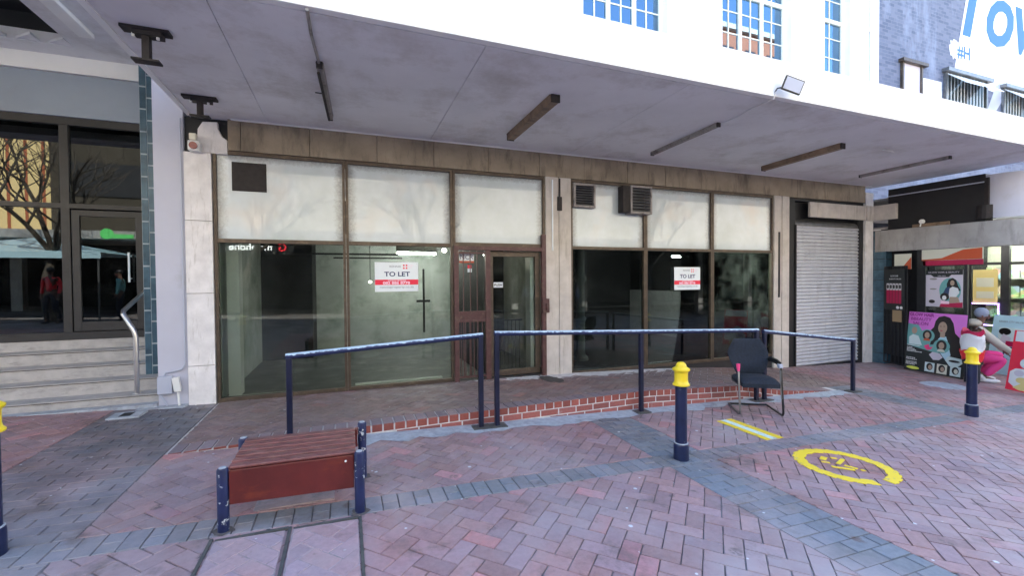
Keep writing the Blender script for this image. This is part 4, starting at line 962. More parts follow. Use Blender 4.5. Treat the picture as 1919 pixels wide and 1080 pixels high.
f1 = rp('window', a, 'bronze'); a = MB(); a.box(x0 + .08, x1 - .08, UB - .03, UB - .002, z1 - .92, z1); obj('pane', a, 'lavender_print', f1)
for (u0_, v0_, wd_) in ((1768, 136, 2.6), (1876, 166, 2.6)):
    x0, z1 = P9(u0_, v0_); x1 = x0 + wd_
    a = MB(); a.box(x0, x1, UB - .08, UB - .001, z1 - 1.05, z1 - .97); a.box(x0 - .1, x1 + .1, UB - .2, UB - .001, z1, z1 + .12); a.box(x0, x1, UB - .06, UB - .001, z1 - 1.4, z1 - 1.05)
    for k in range(3): a.box(x0 + (wd_ - .08) * k / 2, x0 + (wd_ - .08) * k / 2 + .08, UB - .08, UB - .001, z1 - .97, z1)
    f1 = rp('window', a, 'greymetal'); a = MB(); a.box(x0 + .01, x1 - .01, UB - .03, UB - .002, z1 - .97, z1); obj('pane', a, 'glassdk', f1)
    a = MB()
    for k in range(12): a.box(x0 + .15 + k * .2, x0 + .17 + k * .2, UB - .06, UB - .04, z1 - .97, z1)
    obj('burglar_bars', a, 'plastic_white', f1)
    for k in range(2):
        a = MB(); xa, xb = x0 + .05 + k * 1.28, x0 + 1.2 + k * 1.28
        a.hexa([(xa, UB - .1, z1 - .05), (xb, UB - .1, z1 - .05), (xb, UB - .55, z1 - .50), (xa, UB - .55, z1 - .50), (xa, UB - .1, z1 - .08), (xb, UB - .1, z1 - .08), (xb, UB - .55, z1 - .53), (xa, UB - .55, z1 - .53)]); obj('open_sash', a, 'paper', f1)
# shopfront
a = MB(); a.box(11.2, 11.3, 5.30, 6.06, -.6, 2.6); a.box(11.25, 16, 6.06, 6.3, -.8, 2.6); rp('dark_wall', a, 'roomdark')
a = MB(); a.box(10.99, 11.06, 5.36, 5.5, -.5, 2.09); a.box(11.0, 11.05, 4.72, 4.765, -.5, 2.09); a.box(11.0, 11.04, 4.76, 5.36, 1.74, 1.79); shf = rp('shop_window', a, 'dkframe')
a = MB(); a.box(11.02, 11.026, 4.765, 5.36, -.45, 2.09); obj('pane', a, 'glass', shf)
a = MB()
a.box(13.2, 13.26, 3.4, 5.95, 1.78, 1.84); a.box(13.19, 13.27, 4.99, 5.12, -.5, 2.6); a.box(13.2, 13.26, 5.60, 5.68, -.5, 1.78); a.box(13.2, 13.26, 3.4, 4.99, -.5, -.42)
shf2 = rp('recessed_shop_window', a, 'dkframe'); a = MB(); a.box(13.225, 13.23, 3.4, 5.9, -.45, 2.6); obj('pane', a, 'glass', shf2)
def goods():
    t = NT('shelf_of_goods'); v = t.n('ShaderNodeTexVoronoi'); v.inputs['Scale'].default_value = 7; t.l(t.pos, v.inputs['Vector'])
    c = t.mix(.55, v.outputs['Color'], (.62, .60, .48)); t.base(c); return t.m
M['goods'] = goods()
a = MB(); random.seed(21)
for r_ in range(5):
    y = 3.5
    while y < 5.9:
        hh = random.uniform(.15, .34); ww = random.uniform(.08, .2); a.box(14.6, 14.8, y, y + ww, -.3 + r_ * .45, -.3 + r_ * .45 + hh); y += ww + .02
    a.box(14.5, 14.95, 3.4, 6.0, -.34 + r_ * .45, -.305 + r_ * .45)
rp('shelves_of_goods', a, 'goods')
a = MB(); a.box(15, 15.1, 3.0, 6.06, -.7, 2.6); a.box(11.3, 24, 3.95, 6.06, -.8, -.52); rp('back_wall', a, 'print_cream')
a = MB(); a.box(13.18, 13.19, 5.16, 5.56, .95, 1.68); pz = rp('yellow_notice', a, 'warm_yellow'); a = MB(); a.box(13.172, 13.179, 5.22, 5.5, 1.30, 1.5); a.box(13.172, 13.179, 5.22, 5.5, 1.05, 1.2); obj('print', a, 'print_cream', pz)
a = MB()
for k in range(14): a.blob((13.17, 5.14 + .032 * k, .93), .012, 4)
for k in range(14): a.blob((13.17, 5.14, .93 - .035 * k), .012, 4)
for k in range(12): a.blob((13.17, 5.14 + .032 * k, .46), .012, 4)
rp('led_string', a, 'led')
a = MB(); a.box(10.99, 11.0, 5.60, 5.90, 1.70, 2.02); n1 = rp('sign_panel', a, 'print_cream'); a = MB(); a.prism([(5.60, 1.70), (5.60, 1.95), (5.78, 1.70)], lambda p_, q_, d: (10.988 - d, p_, q_), 0, .001); obj('red_corner', a, 'orange_red', n1)
a = MB(); a.box(10.985, 10.998, 4.50, 5.42, 1.86, 2.08); n1 = rp('sign_panel', a, 'print_cream'); a = MB(); a.prism([(5.42, 1.86), (5.42, 1.88), (5.1, 1.90), (4.78, 2.05), (4.51, 2.07), (4.51, 1.865)], lambda p_, q_, d: (10.984 - d, p_, q_), 0, .001); obj('red_wave', a, 'orange_red', n1)
a = MB(); a.box(10.99, 11.0, 4.5, 5.4, 1.76, 1.855); rp('sign_panel', a, 'crimson')
t = thing('lit_shop_lamp', 'lit tube inside the salon shop at the far right', 'lamp', (14, 5, 2.3)); a = MB(); a.tube([(14, 3.8, 2.3), (14, 5.8, 2.3)], .02); obj('tube', a, 'tube', t); a = MB(); a.box(13.98, 14.02, 3.8, 5.8, 2.33, 2.62); obj('fitting', a, 'plastic_white', t)
t = thing('lit_shop_lamp', 'lit lamp behind the salon window poster', 'lamp', (11.8, 5, 2.3)); a = MB(); a.tube([(11.8, 4.9, 2.3), (11.8, 5.6, 2.3)], .012); obj('tube', a, 'tube', t); a = MB(); a.box(11.79, 11.81, 4.9, 5.6, 2.32, 2.62); obj('fitting', a, 'plastic_white', t)
# security gate with poster
t = thing('security_gate', 'black barred security gate folded open beside the salon entrance', 'gate', (10.9, 5.8, gz(10.9)))
a = MB()
def gl(k, z0, z1): x, y = 10.88 - .22 * k, 6.02 - .52 * k; a.box(x - .008, x + .008, y - .008, y + .008, z0, z1)
for k in range(7): gl(k / 6, gz(10.8) + .06, 1.76)
for z in (gz(10.8) + .06, 1.74, .7): a.hexa([(10.872, 6.02, z), (10.888, 6.02, z), (10.668, 5.5, z), (10.652, 5.5, z), (10.872, 6.02, z + .025), (10.888, 6.02, z + .025), (10.668, 5.5, z + .025), (10.652, 5.5, z + .025)])
obj('bars', a, 'black', t)
a = MB(); a.hexa([(10.895, 6.02, -.12), (10.90, 6.02, -.12), (10.68, 5.5, -.12), (10.675, 5.5, -.12), (10.895, 6.02, 1.74), (10.90, 6.02, 1.74), (10.68, 5.5, 1.74), (10.675, 5.5, 1.74)]); obj('backing_sheet', a, 'black', t)

# flat printed boards: fn maps board coordinates (a to the viewer's right, b up) to the place
def board(P, right, lean=0.0):
    P = Vector(P); r_ = Vector(right).normalized(); n_ = Vector((-abs(r_.y), 0, 0)); n_ = Vector((r_.y, -r_.x, 0)).normalized()
    if n_.dot(CAM - P) < 0: n_ = -n_
    up = (Vector((0, 0, 1)) - n_ * lean).normalized(); nn = (n_ + Vector((0, 0, lean))).normalized()
    return lambda a, b, d: tuple(P + r_ * a + up * b + nn * d)
def shape(name, poly, fn, mt, par, lv):
    a = MB(); a.prism(poly, fn, .001 * lv, .001 * lv + .0008); return obj(name, a, mt, par)
def ell(cx, cy, rx, ry, n=20, a0=0, a1=360): return [(cx + rx * math.cos(R(a0 + (a1 - a0) * i / n)), cy + ry * math.sin(R(a0 + (a1 - a0) * i / n))) for i in range(n + (0 if a1 - a0 == 360 else 1))]
def rect(x0, y0, x1, y1): return [(x0, y0), (x1, y0), (x1, y1), (x0, y1)]
# GLOW HAIR board
wB, hB = 1.02, 1.18
fb = board((10.62, 5.52, gz(10.6) + .02), (-.20, -1.0, -.0), .10)
t = thing('salon_board', 'pink and black glow hair beauty salon board with large portrait of long haired woman', 'advertising board', (10.55, 5.0, gz(10.5)))
a = MB(); a.prism(rect(0, 0, wB, hB), fb, -.02, 0); obj('panel', a, 'near_black', t)
shape('pink_ground', rect(.01, .55, wB - .01, hB - .01), fb, 'magenta', t, 1)
shape('teal_ground', [(.01, .5), (.01, .93), (.2, .92), (.35, .70), (.5, .66), (.6, .4)], fb, 'print_teal', t, 2)
shape('portrait_hair', [(.44, .55), (.46, .70), (.42, .82), (.48, .90), (.50, 1.02), (.55, 1.10), (.64, 1.13), (.74, 1.10), (.80, 1.00), (.84, .82), (.96, .70), (1.0, .55), (.97, .30), (.85, .22), (.7, .35), (.62, .6)], fb, 'hair', t, 3)
shape('portrait_bust', [(.60, .45), (.57, .68), (.62, .74), (.70, .74), (.73, .66), (.80, .40), (.72, .30)], fb, 'sky_print', t, 4)
shape('portrait_face', ell(.63, .90, .075, .115), fb, 'print_skin', t, 5); shape('portrait_neck', rect(.60, .72, .68, .83), fb, 'print_skin', t, 6)
shape('portrait_lips', ell(.615, .845, .022, .009), fb, 'crimson', t, 7)
a = MB(); a.prism(ell(.60, .925, .014, .006), fb, .007, .0078); a.prism(ell(.655, .93, .014, .006), fb, .007, .0078); obj('portrait_eyes', a, 'hair', t)
shape('green_shirt', [(.06, .52), (.05, .66), (.12, .72), (.22, .70), (.30, .52)], fb, 'print_pale', t, 4); shape('small_head', ell(.14, .80, .05, .07), fb, 'print_skin', t, 5)
for cx, cy, r_, c1 in ((.38, .72, .13, 'orange_red'), (.64, .55, .14, 'print_cream')):
    shape('photo_disc', ell(cx, cy, r_, r_ * .95), fb, 'print_teal', t, 8); shape('disc_hair', ell(cx, cy + .01, r_ * .62, r_ * .75), fb, 'hair', t, 9)
    shape('disc_face', ell(cx, cy + .01, r_ * .34, r_ * .46), fb, 'print_skin', t, 10); shape('disc_shoulders', [(cx - r_ * .5, cy - r_ * .75), (cx - r_ * .3, cy - r_ * .42), (cx + r_ * .3, cy - r_ * .42), (cx + r_ * .5, cy - r_ * .75)], fb, c1, t, 11)
shape('pink_blot', [(.34, .52), (.42, .56), (.44, .50), (.50, .52), (.46, .46), (.40, .44), (.36, .48)], fb, 'pinkplastic', t, 8)
shape('hexagon_photo', [(.44, .36), (.50, .42), (.62, .41), (.68, .34), (.62, .28), (.52, .27)], fb, 'lavender_print', t, 8)
shape('eye_photo', [(.72, .30), (.76, .38), (.98, .36), (1.0, .28), (.92, .20), (.80, .20)], fb, 'print_pale', t, 8); shape('eye', ell(.87, .30, .09, .022), fb, 'hair', t, 9)
for k, cx in enumerate((.47, .68, .90)):
    shape('small_photo', rect(cx - .085, .03, cx + .085, .21), fb, 'print_pale' if k != 1 else 'print_cream', t, 8); shape('small_photo_hair', ell(cx, .13, .055, .07), fb, 'hair', t, 9); shape('small_photo_face', ell(cx + .01, .12, .032, .045), fb, 'print_skin' if k != 2 else 'print_cream', t, 10)
shape('lime_button', ell(.17, .055, .12, .03), fb, 'lime', t, 8)
a = MB(); random.seed(5)
for k, (y, w_) in enumerate(((.50, .26), (.455, .12), (.43, .15), (.405, .2), (.38, .3), (.25, .18), (.22, .22), (.17, .22), (.145, .24), (.12, .2))):
    x = .03
    while x < w_:
        q = random.uniform(.012, .035); a.prism(rect(x, y - .007, x + q, y + .007), fb, .004, .0048); x += q + .007
obj('small_print', a, 'print_white', t)
ft = lambda ox, oy, lv=.005: (lambda p_, q_, d: fb(ox + p_, oy + q_, lv + d))
text('lettering', 'GLOW HAIR', .085, ft(.25, 1.095), 'magenta_dark', t, bold=.003, width=.44)
text('lettering', 'BBEAUTY', .085, ft(.245, 1.005), 'magenta_dark', t, bold=.001, width=.37)
text('lettering', 'SALON', .085, ft(.24, .92, .009), 'magenta_dark', t, bold=.001, width=.28)
# window poster of the salon (flat against the salon window)
f2_ = board((10.97, 5.34, .94), (0, -1, 0)); t = thing('salon_poster', 'landscape glow hair poster in the salon window with woman in white top', 'poster', (10.97, 5.05, .94))
wP, hP = .57, .73
a = MB(); a.prism(rect(0, 0, wP, hP), f2_, -.006, 0); obj('sheet', a, 'lavender_print', t)
shape('header', rect(0, hP - .10, wP, hP), f2_, 'near_black', t, 1); shape('header_tail', [(.08, .63), (.4, .63), (.36, .585), (.13, .585)], f2_, 'near_black', t, 1)
text('lettering', 'GLOW HAIR & BEAUTY', .045, lambda p_, q_, d: f2_(.28 + p_, .665 + q_, .003 + d), 'lavender_print', t, width=.48)
text('lettering', 'SALON', .03, lambda p_, q_, d: f2_(.25 + p_, .60 + q_, .003 + d), 'lavender_print', t, width=.12)
shape('teal_disc', ell(.38, .33, .165, .24), f2_, 'print_teal', t, 1); shape('portrait_hair', [(.34, .30), (.33, .45), (.36, .54), (.42, .57), (.47, .53), (.50, .42), (.54, .33), (.45, .30)], f2_, 'hair', t, 2)
shape('portrait_face', ell(.415, .47, .032, .052), f2_, 'print_skin', t, 3); shape('white_top', [(.36, .18), (.37, .36), (.42, .40), (.50, .37), (.52, .28), (.46, .18)], f2_, 'print_white', t, 3)
shape('dark_sleeve', [(.27, .26), (.32, .38), (.38, .40), (.36, .22)], f2_, 'print_navy', t, 3); shape('wig', ell(.30, .20, .07, .075), f2_, 'hair', t, 4); shape('wig_face', ell(.295, .18, .033, .045), f2_, 'print_white', t, 5)
shape('hips', [(.37, .08), (.38, .20), (.50, .20), (.53, .10)], f2_, 'print_skin', t, 4); shape('crimson_base', [(.22, .0), (.24, .06), (wP, .10), (wP, .0)], f2_, 'crimson', t, 5); shape('pink_tab', rect(.24, .06, .37, .115), f2_, 'pink_ink', t, 6); shape('tools', ell(.10, .10, .05, .035), f2_, 'hair', t, 2)
a = MB(); a.prism(ell(.12, .55, .06, .02), f2_, .001, .0018); a.prism(ell(.12, .35, .055, .015), f2_, .001, .0018); obj('oval_tags', a, 'batten', t)
# black price poster on the gate
f3 = board((10.855, 6.00, .84), (-.41, -.92, 0)); t = thing('gate_poster', 'black poster with crimson columns and portraits on the security gate', 'poster', (10.8, 5.8, .84))
a = MB(); a.prism(rect(.0, 0, .53, .86), f3, .01, .014); obj('sheet', a, 'near_black', t)
for k in range(5):
    x = .07 + .078 * k; shape('crimson_column', rect(x, .14, x + .066, .42), f3, 'crimson', t, 15); shape('portrait_card', rect(x, .42, x + .066, .56), f3, 'print_white', t, 15); shape('portrait_head', ell(x + .035, .49, .026, .045), f3, 'hair', t, 17)
text('lettering', 'GLOW HAIR', .05, lambda p_, q_, d: f3(.27 + p_, .70 + q_, .017 + d), 'print_white', t, width=.2); text('lettering', '& BEAUTY SALON', .04, lambda p_, q_, d: f3(.29 + p_, .64 + q_, .017 + d), 'print_white', t, width=.30)
a = MB(); a.prism(ell(.36, .06, .04, .03), f3, .015, .016); a.prism(ell(.45, .06, .035, .03), f3, .015, .016); obj('logos', a, 'print_white', t)
a = MB(); a.prism(rect(.22, .18 - .42, .45, .18 - .08), f3, .004, .009); obj('card', a, 'card', t)
# barber board
f4 = board((12.0, 4.86, gz(12) + .02), (-.28, -.96, 0), .16); t = thing('barber_board', 'pale blue barbershop sandwich board with two barbers behind the person', 'advertising board', (12, 4.5, gz(12)))
a = MB(); a.prism(rect(0, 0, .68, 1.16), f4, -.02, 0); a.prism(rect(0, 0, .03, 1.16), f4, -.5, -.47); obj('panel', a, 'sky_print', t)
text('lettering', 'BARBER CITY SALON', .05, lambda p_, q_, d: f4(.30 + p_, 1.02 + q_, .002 + d), 'grey_ink', t, width=.40)
shape('photo', rect(.12, .42, .60, .92), f4, 'print_pale', t, 1); shape('barber_hair', ell(.22, .84, .10, .07), f4, 'hair', t, 2); shape('barber_arm', [(.14, .60), (.2, .8), (.34, .72), (.30, .58)], f4, 'lavender_print', t, 3)
shape('client_hair', ell(.52, .82, .08, .06), f4, 'hair', t, 2); shape('client_face', ell(.50, .73, .055, .08), f4, 'print_skin', t, 3); shape('maroon_bar', rect(.26, .56, .60, .66), f4, 'crimson', t, 4); shape('dark_photo', rect(.24, .30, .60, .55), f4, 'print_navy', t, 4); shape('cape', ell(.38, .38, .12, .08), f4, 'sky_print', t, 5)
# red board at the edge of the photo
f5 = board((10.12, 3.86, gz(10.1) + .02), (-.36, -.93, 0), .16); t = thing('red_board', 'red and white sandwich board cut by the right edge of the photo', 'advertising board', (10, 3.6, gz(10)))
a = MB(); a.prism(rect(0, 0, .62, .98), f5, -.02, 0); a.prism(rect(0, 0, .03, .98), f5, -.45, -.42); obj('panel', a, 'near_black', t); shape('red_sheet', rect(0, 0, .62, .98), f5, 'red_ink', t, .2)
shape('white_head', rect(.03, .80, .60, .97), f5, 'print_white', t, 1); shape('white_panel', [(.03, .12), (.03, .30), (.10, .36), (.6, .40), (.6, .14), (.12, .06)], f5, 'print_white', t, 1)
shape('grey_disc', ell(.16, .29, .07, .05), f5, 'lavender_print', t, 2); shape('amber_disc', ell(.22, .18, .09, .05), f5, 'warm_yellow', t, 2); shape('amber_blot', [(.10, .05), (.22, .14), (.4, .12), (.5, .03), (.2, .02)], f5, 'warm_yellow', t, 3); shape('dark_tab', rect(.18, .68, .24, .74), f5, 'crimson', t, 2); shape('face_disc', ell(.24, .46, .09, .08), f5, 'print_pale', t, 3)

# ================================================================== people
def skin(name, chains, mt, parent, sub=2):
    """one continuous surface grown over connected joints: chains = lists of (key, co, r)"""
    vs_, es, rs, idx = [], [], [], {}
    for chn in chains:
        prev = None
        for k, *rest in chn:
            if k not in idx:
                idx[k] = len(vs_); vs_.append(rest[0]); rs.append(rest[1])
            if prev is not None: es.append((prev, idx[k]))
            prev = idx[k]
    me = bpy.data.meshes.new(name); me.from_pydata(vs_, es, []); o = bpy.data.objects.new(name, me); COL.objects.link(o)
    md = o.modifiers.new('s', 'SKIN')
    for i, r_ in enumerate(rs):
        sv = me.skin_vertices[0].data[i]; sv.radius = r_ if isinstance(r_, tuple) else (r_, r_); sv.use_root = i == 0
    md.use_smooth_shade = True; md.branch_smoothing = .6
    s2 = o.modifiers.new('u', 'SUBSURF'); s2.levels = sub; s2.render_levels = sub
    dg = bpy.context.evaluated_depsgraph_get(); dg.update(); m2 = bpy.data.meshes.new_from_object(o.evaluated_get(dg)); bpy.data.objects.remove(o)
    m2.materials.clear(); m2.materials.append(M[mt]); m2.name = name
    for p_ in m2.polygons: p_.use_smooth = True
    o = bpy.data.objects.new(name, m2); COL.objects.link(o); o.parent = parent; ORG[o.name] = ORG[parent.name]; return o
def hand(parts, wr, dirv, side, s=1.0):
    pass
def person(loc, rotz, lb, J, top, bottom, shoe, hair, hood=None):
    """J: joints in local metres, +x is the way the person faces"""
    t = thing('person', lb, 'person', loc, rotz)
    g_ = lambda k: J[k]
    ch_ = [[('pel', J['pel'], (.12, .10)), ('wst', J['wst'], (.11, .09)), ('chs', J['chs'], (.14, .10)), ('nb', J['nb'], .058), ('nt', J['nt'], .052), ('hd', J['hd'], (.078, .085)), ('hdt', J['hdt'], (.070, .078))]]
    for s in 'LR':
        ch_.append([('chs', J['chs'], .1), ('sh' + s, J['sh' + s], .05), ('el' + s, J['el' + s], .036), ('wr' + s, J['wr' + s], .026), ('pm' + s, J['pm' + s], (.034, .016))])
        ch_.append([('pel', J['pel'], .1), ('hp' + s, J['hp' + s], .082), ('kn' + s, J['kn' + s], .054), ('an' + s, J['an' + s], .036), ('to' + s, J['to' + s], .028)])
    body = skin('body', ch_, 'skin', t)
    for s in 'LR':      # five separate fingers rooted in the palm
        w_, p_ = Vector(J['wr' + s]), Vector(J['pm' + s]); d = (p_ - w_).normalized(); sd_ = Vector((0, 1, 0)) if abs(d.y) < .7 else Vector((1, 0, 0)); sd_ = (sd_ - d * sd_.dot(d)).normalized(); cu_ = d.cross(sd_)
        mb = MB()
        for k, (off, ln) in enumerate(((-.024, .062), (-.008, .072), (.008, .068), (.023, .054))):
            b0_ = p_ + sd_ * off; mb.tube([b0_ - d * .02, b0_ + d * ln * .5, b0_ + d * ln * .9 + cu_ * .014, b0_ + d * ln * 1.15 + cu_ * .034], [.0095, .009, .008, .006], 6)
        b0_ = p_ - d * .03 - sd_ * .022; mb.tube([b0_, b0_ - sd_ * .02 + d * .03, b0_ - sd_ * .024 + d * .055 + cu_ * .012], [.011, .010, .007], 6)
        obj('fingers', mb, 'skin', body, local=True, smooth=True)
    H = Vector(J['hd']); up = (Vector(J['hdt']) - Vector(J['nt'])).normalized(); fwd = Vector(J.get('face', (1, 0, 0))); fwd = (fwd - up * fwd.dot(up)).normalized(); lf = up.cross(fwd)
    mb = MB(); mb.prism([(-.012, -.035), (.012, -.035), (.006, .02), (-.006, .02)], lambda a_, b_, d_: H + lf * a_ + up * b_ + fwd * (.075 + d_ * (1 if b_ < 0 else .3)), 0, .028)
    for s in (-1, 1): mb.blob(H + lf * s * .078 - up * .01, (.014, .010, .026), 5)
    obj('nose_and_ears', mb, 'skin', body, local=True, smooth=True)
    mb = MB()
    for s in (-1, 1): mb.blob(H + lf * s * .030 + up * .018 + fwd * .076, (.012, .012, .007), 5)
    obj('eyes', mb, 'hair', body, local=True); mb = MB(); mb.blob(H - up * .05 + fwd * .074, (.012, .022, .007), 5); obj('mouth', mb, 'crimson', body, local=True)
    mb = MB(); mb.blob(H + up * .045 - fwd * .014, .098, 9)
    obj('hair' if hair == 'hair' else 'beanie', mb, hair, t, local=True, smooth=True)
    if hood: mb = MB(); q = Vector(J['nb']) - fwd * .06 + up * .03; mb.blob(q, (.11, .12, .075), 9); obj('hood', mb, top, t, local=True, smooth=True)
    k = 1.0
    tc = [[('pel', Vector(J['pel']) + Vector((0, 0, .02)), (.15, .125)), ('wst', J['wst'], (.145, .12)), ('chs', J['chs'], (.17, .13)), ('nb', J['nb'], .075)]]
    for s in 'LR': tc.append([('chs', J['chs'], .13), ('sh' + s, J['sh' + s], .076), ('el' + s, J['el' + s], .056), ('cf' + s, Vector(J['el' + s]).lerp(Vector(J['wr' + s]), .92), .043)])
    skin('hoodie' if hood else 'shirt', tc, top, t)
    tc = [[('wst', Vector(J['pel']).lerp(Vector(J['wst']), .3), (.135, .115)), ('pel', J['pel'], (.145, .125))]]
    for s in 'LR': tc.append([('pel', J['pel'], .12), ('hp' + s, J['hp' + s], .102), ('kn' + s, J['kn' + s], .076), ('cf' + s, Vector(J['kn' + s]).lerp(Vector(J['an' + s]), .93), .058)])
    skin('trousers', tc, bottom, t)
    for s in 'LR':
        A, T_ = Vector(J['an' + s]), Vector(J['to' + s]); d = T_ - A; d.z = 0; d.normalize(); mb = MB(); an = math.atan2(d.y, d.x); m_ = Matrix.Rotation(an, 3, 'Z')
        z_ = min(A.z, T_.z) - .035
        mb.blob((A.x + d.x * .07, A.y + d.y * .07, z_ + .035), (.145, .05, .042), 8, m_); mb.blob((A.x - d.x * .005, A.y - d.y * .005, z_ + .07), (.055, .047, .06), 7, m_); obj('shoe', mb, shoe, t, local=True, smooth=True)
    return t
# crouched, thighs forward, arms reaching over the knee
Jc = dict(pel=(-.10, 0, .42), wst=(-.06, 0, .56), chs=(.02, 0, .78), nb=(.03, 0, .95), nt=(.05, 0, 1.02), hd=(.07, 0, 1.11), hdt=(.06, 0, 1.18),
          shL=(.04, .17, .88), elL=(.20, .24, .66), wrL=(.34, .20, .50), pmL=(.38, .19, .45), shR=(.04, -.17, .88), elR=(.26, -.24, .66), wrR=(.42, -.20, .52), pmR=(.46, -.18, .47),
          hpL=(-.08, .09, .40), knL=(.30, .15, .46), anL=(.04, .14, .09), toL=(.20, .15, .04), hpR=(-.08, -.09, .40), knR=(.33, -.14, .40), anR=(.08, -.14, .09), toR=(.24, -.14, .04))
CR_ = {k: tuple(Vector(v) * 1.07) for k, v in Jc.items()}
person((10.72, 4.47, gz(10.7)), math.atan2(-.92, .40), 'person in bright pink trousers and beige hoodie crouching behind the right bollard', CR_, 'beige_cloth', 'pink_cloth', 'white_cloth', 'blue_cloth', hood=True)
t = thing('carrier_bag', 'white and red plastic carrier bag on the ground left of the crouching person', 'bag', (10.55, 4.78, gz(10.5)))
a = MB(); fbag = board((10.52, 4.92, gz(10.5) + .22), (.40, -.92, 0)); 
mb = MB()
def bagf(z0, z1, mt, nm, w0, w1):
    m_ = MB(); n = 18; v = []
    for i in range(7):
        q = i / 6; z = z0 + (z1 - z0) * q; rr_ = w0 + (w1 - w0) * q
        for k_ in range(n):
            an = 2 * math.pi * k_ / n; wv = 1 + .07 * math.sin(2 * an + 5 * q + z * 6) + .05 * math.sin(5 * an + 11 * q) + .05 * math.sin(9 * an - 7 * q); z += .03 * math.sin(2 * an) * (1 - abs(2 * q - 1)) + .025 * math.sin(3 * an); v.append((10.30 + rr_ * .6 * math.cos(an) * wv, 4.34 + rr_ * math.sin(an) * wv, z))
    f = [(i * n + k_, i * n + (k_ + 1) % n, (i + 1) * n + (k_ + 1) % n, (i + 1) * n + k_) for i in range(6) for k_ in range(n)] + [tuple(range(n))[::-1], tuple(range(6 * n, 7 * n))]
    m_.add(v, f); obj(nm, m_, mt, t, smooth=True)
g0 = gz(10.5); bagf(g0, g0 + .40, 'dark_cloth', 'dark_base', .10, .13); bagf(g0 + .401, g0 + .56, 'red_plastic', 'red_part', .15, .17); bagf(g0 + .561, g0 + .84, 'white_cloth', 'white_part', .16, .15); bagf(g0 + .841, g0 + .89, 'crimson', 'strap', .15, .13)

# ================================================================== the other side of the street (seen in the glass)
OY = -9.0
OB = thing('opposite_building', 'sunlit cream building across the street mirrored in the shop glass', 'building', (0, OY, 0))
M['creamwall'] = mat('sunlit_cream_render', (.62, .57, .46), .8, .06, 1, .1)
a = MB(); a.box(-45, 45, OY - .5, OY, 3.2, 9.5); a.box(-45, 45, OY - .3, OY + .1, 9.5, 9.9); obj('wall', a, 'creamwall', OB)
a = MB(); a.box(-45, 45, OY - .02, OY + 3.0, 3.2, 3.5); obj('canopy', a, 'concrete', OB)
a = MB(); a.box(-45, 45, OY - 4, OY - 3.9, -2, 3.2); a.box(-45, 45, OY - 3.9, OY, -.1, -.05); a.box(-45, 45, OY - 4, OY - .5, 3.2, 3.3); obj('shop_interior', a, 'roomdark', OB)
a = MB()
for k in range(-10, 11): a.box(k * 4.2 - .18, k * 4.2 + .18, OY - .4, OY - .05, -2, 3.199)
obj('column', a, 'concrete', OB)
M['striped'] = mat('red_stripe_paint', (.42, .13, .06), .7)
a = MB()
for k in range(22): a.box(-30 + k * .95, -30 + k * .95 + .13, OY + .001, OY + .02, 3.6, 9.3)
obj('red_stripes', a, 'striped', OB)
a = MB(); b_ = MB()
for k in range(-9, 20):
    x = k * 2.3 + .6
    for z in (7.1,): a.box(x, x + 1.3, OY + .002, OY + .03, z, z + 1.6); b_.box(x + .05, x + .62, OY + .031, OY + .036, z + .05, z + 1.55); b_.box(x + .68, x + 1.25, OY + .031, OY + .036, z + .05, z + 1.55)
wo = obj('windows', a, 'cream', OB); obj('panes', b_, 'glassdk', wo)
BB = thing('brown_building', 'dark brown building across the street mirrored in the left office door', 'building', (-9, OY, 0))
M['brownwall'] = mat('dark_brown_stone', (.06, .05, .035), .8, .2, 1)
a = MB(); a.box(-11.3, -6.8, OY, OY + .25, 3.51, 11); obj('wall', a, 'brownwall', BB); a = MB(); a.box(-11.0, -7.1, OY + .251, OY + .3, 5.2, 6.6); obj('window_band', a, 'dkframe', BB)
a = MB(); a.box(-14.6, -11.35, OY + .003, OY + .05, 3.51, 9.4); M['yellowwall'] = mat('bright_yellow_render', (.86, .66, .32), .7, .05, 1); yw = obj('yellow_wall', a, 'yellowwall', OB)
for k in range(6):
    a = MB(); a.box(-14.4 + k * .55, -14.3 + k * .55, OY + .051, OY + .07, 3.6, 9.3); obj('orange_stripe', a, 'striped', yw)
fo = lambda p_, q_, d: (-2.45 - p_, OY + 2.72 + d, 2.70 + q_)
sg = thing('phone_shop_sign', 'white illuminated phone shop lettering mirrored in the left shop window', 'shop sign', (-3.3, OY + 2.7, 2.9))
a = MB(); a.box(-4.9, -1.9, OY + 2.6, OY + 2.7, 2.58, 3.15); obj('sign_box', a, 'black', sg)
text('lettering', 'mr phone', .36, lambda p_, q_, d: (-2.65 - p_, OY + 2.71 + d, 2.74 + q_), 'signlit', sg, bold=.006)
text('lettering', 'G', .42, lambda p_, q_, d: (-2.15 - p_, OY + 2.71 + d, 2.72 + q_), 'signred', sg); 
sg = thing('green_shop_sign', 'green illuminated sign mirrored in the left office door', 'shop sign', (-7.5, OY + 1, 2.6))
a = MB(); a.prism(ell(0, 0, .20, .20), lambda p_, q_, d: (-8.35 + p_, OY + 3.02 + d, 3.38 + q_), 0, .03); a.prism([(.18, -.17), (.8, -.15), (.8, -.02), (.18, .0)], lambda p_, q_, d: (-8.35 + p_, OY + 3.02 + d, 3.38 + q_), 0, .03); obj('green_shape', a, 'signgreen', sg)
RBD = thing('red_building', 'tall red brick building farther along mirrored in the upper windows', 'building', (30, OY - 4, 0))
a = MB(); a.box(27.5, 38, OY - 16, OY - 5, 0, 21.6); obj('wall', a, 'striped', RBD); a = MB(); a.box(27.2, 38.3, OY - 16.3, OY - 4.7, 21.6, 22); obj('cornice', a, 'creamwall', RBD)
a = MB()
for k in range(4):
    for z in (13.5, 17.0): a.box(28.6 + k * 2.4, 29.7 + k * 2.4, OY - 5 + .001, OY - 4.96, z + 1.5, z + 3.3)
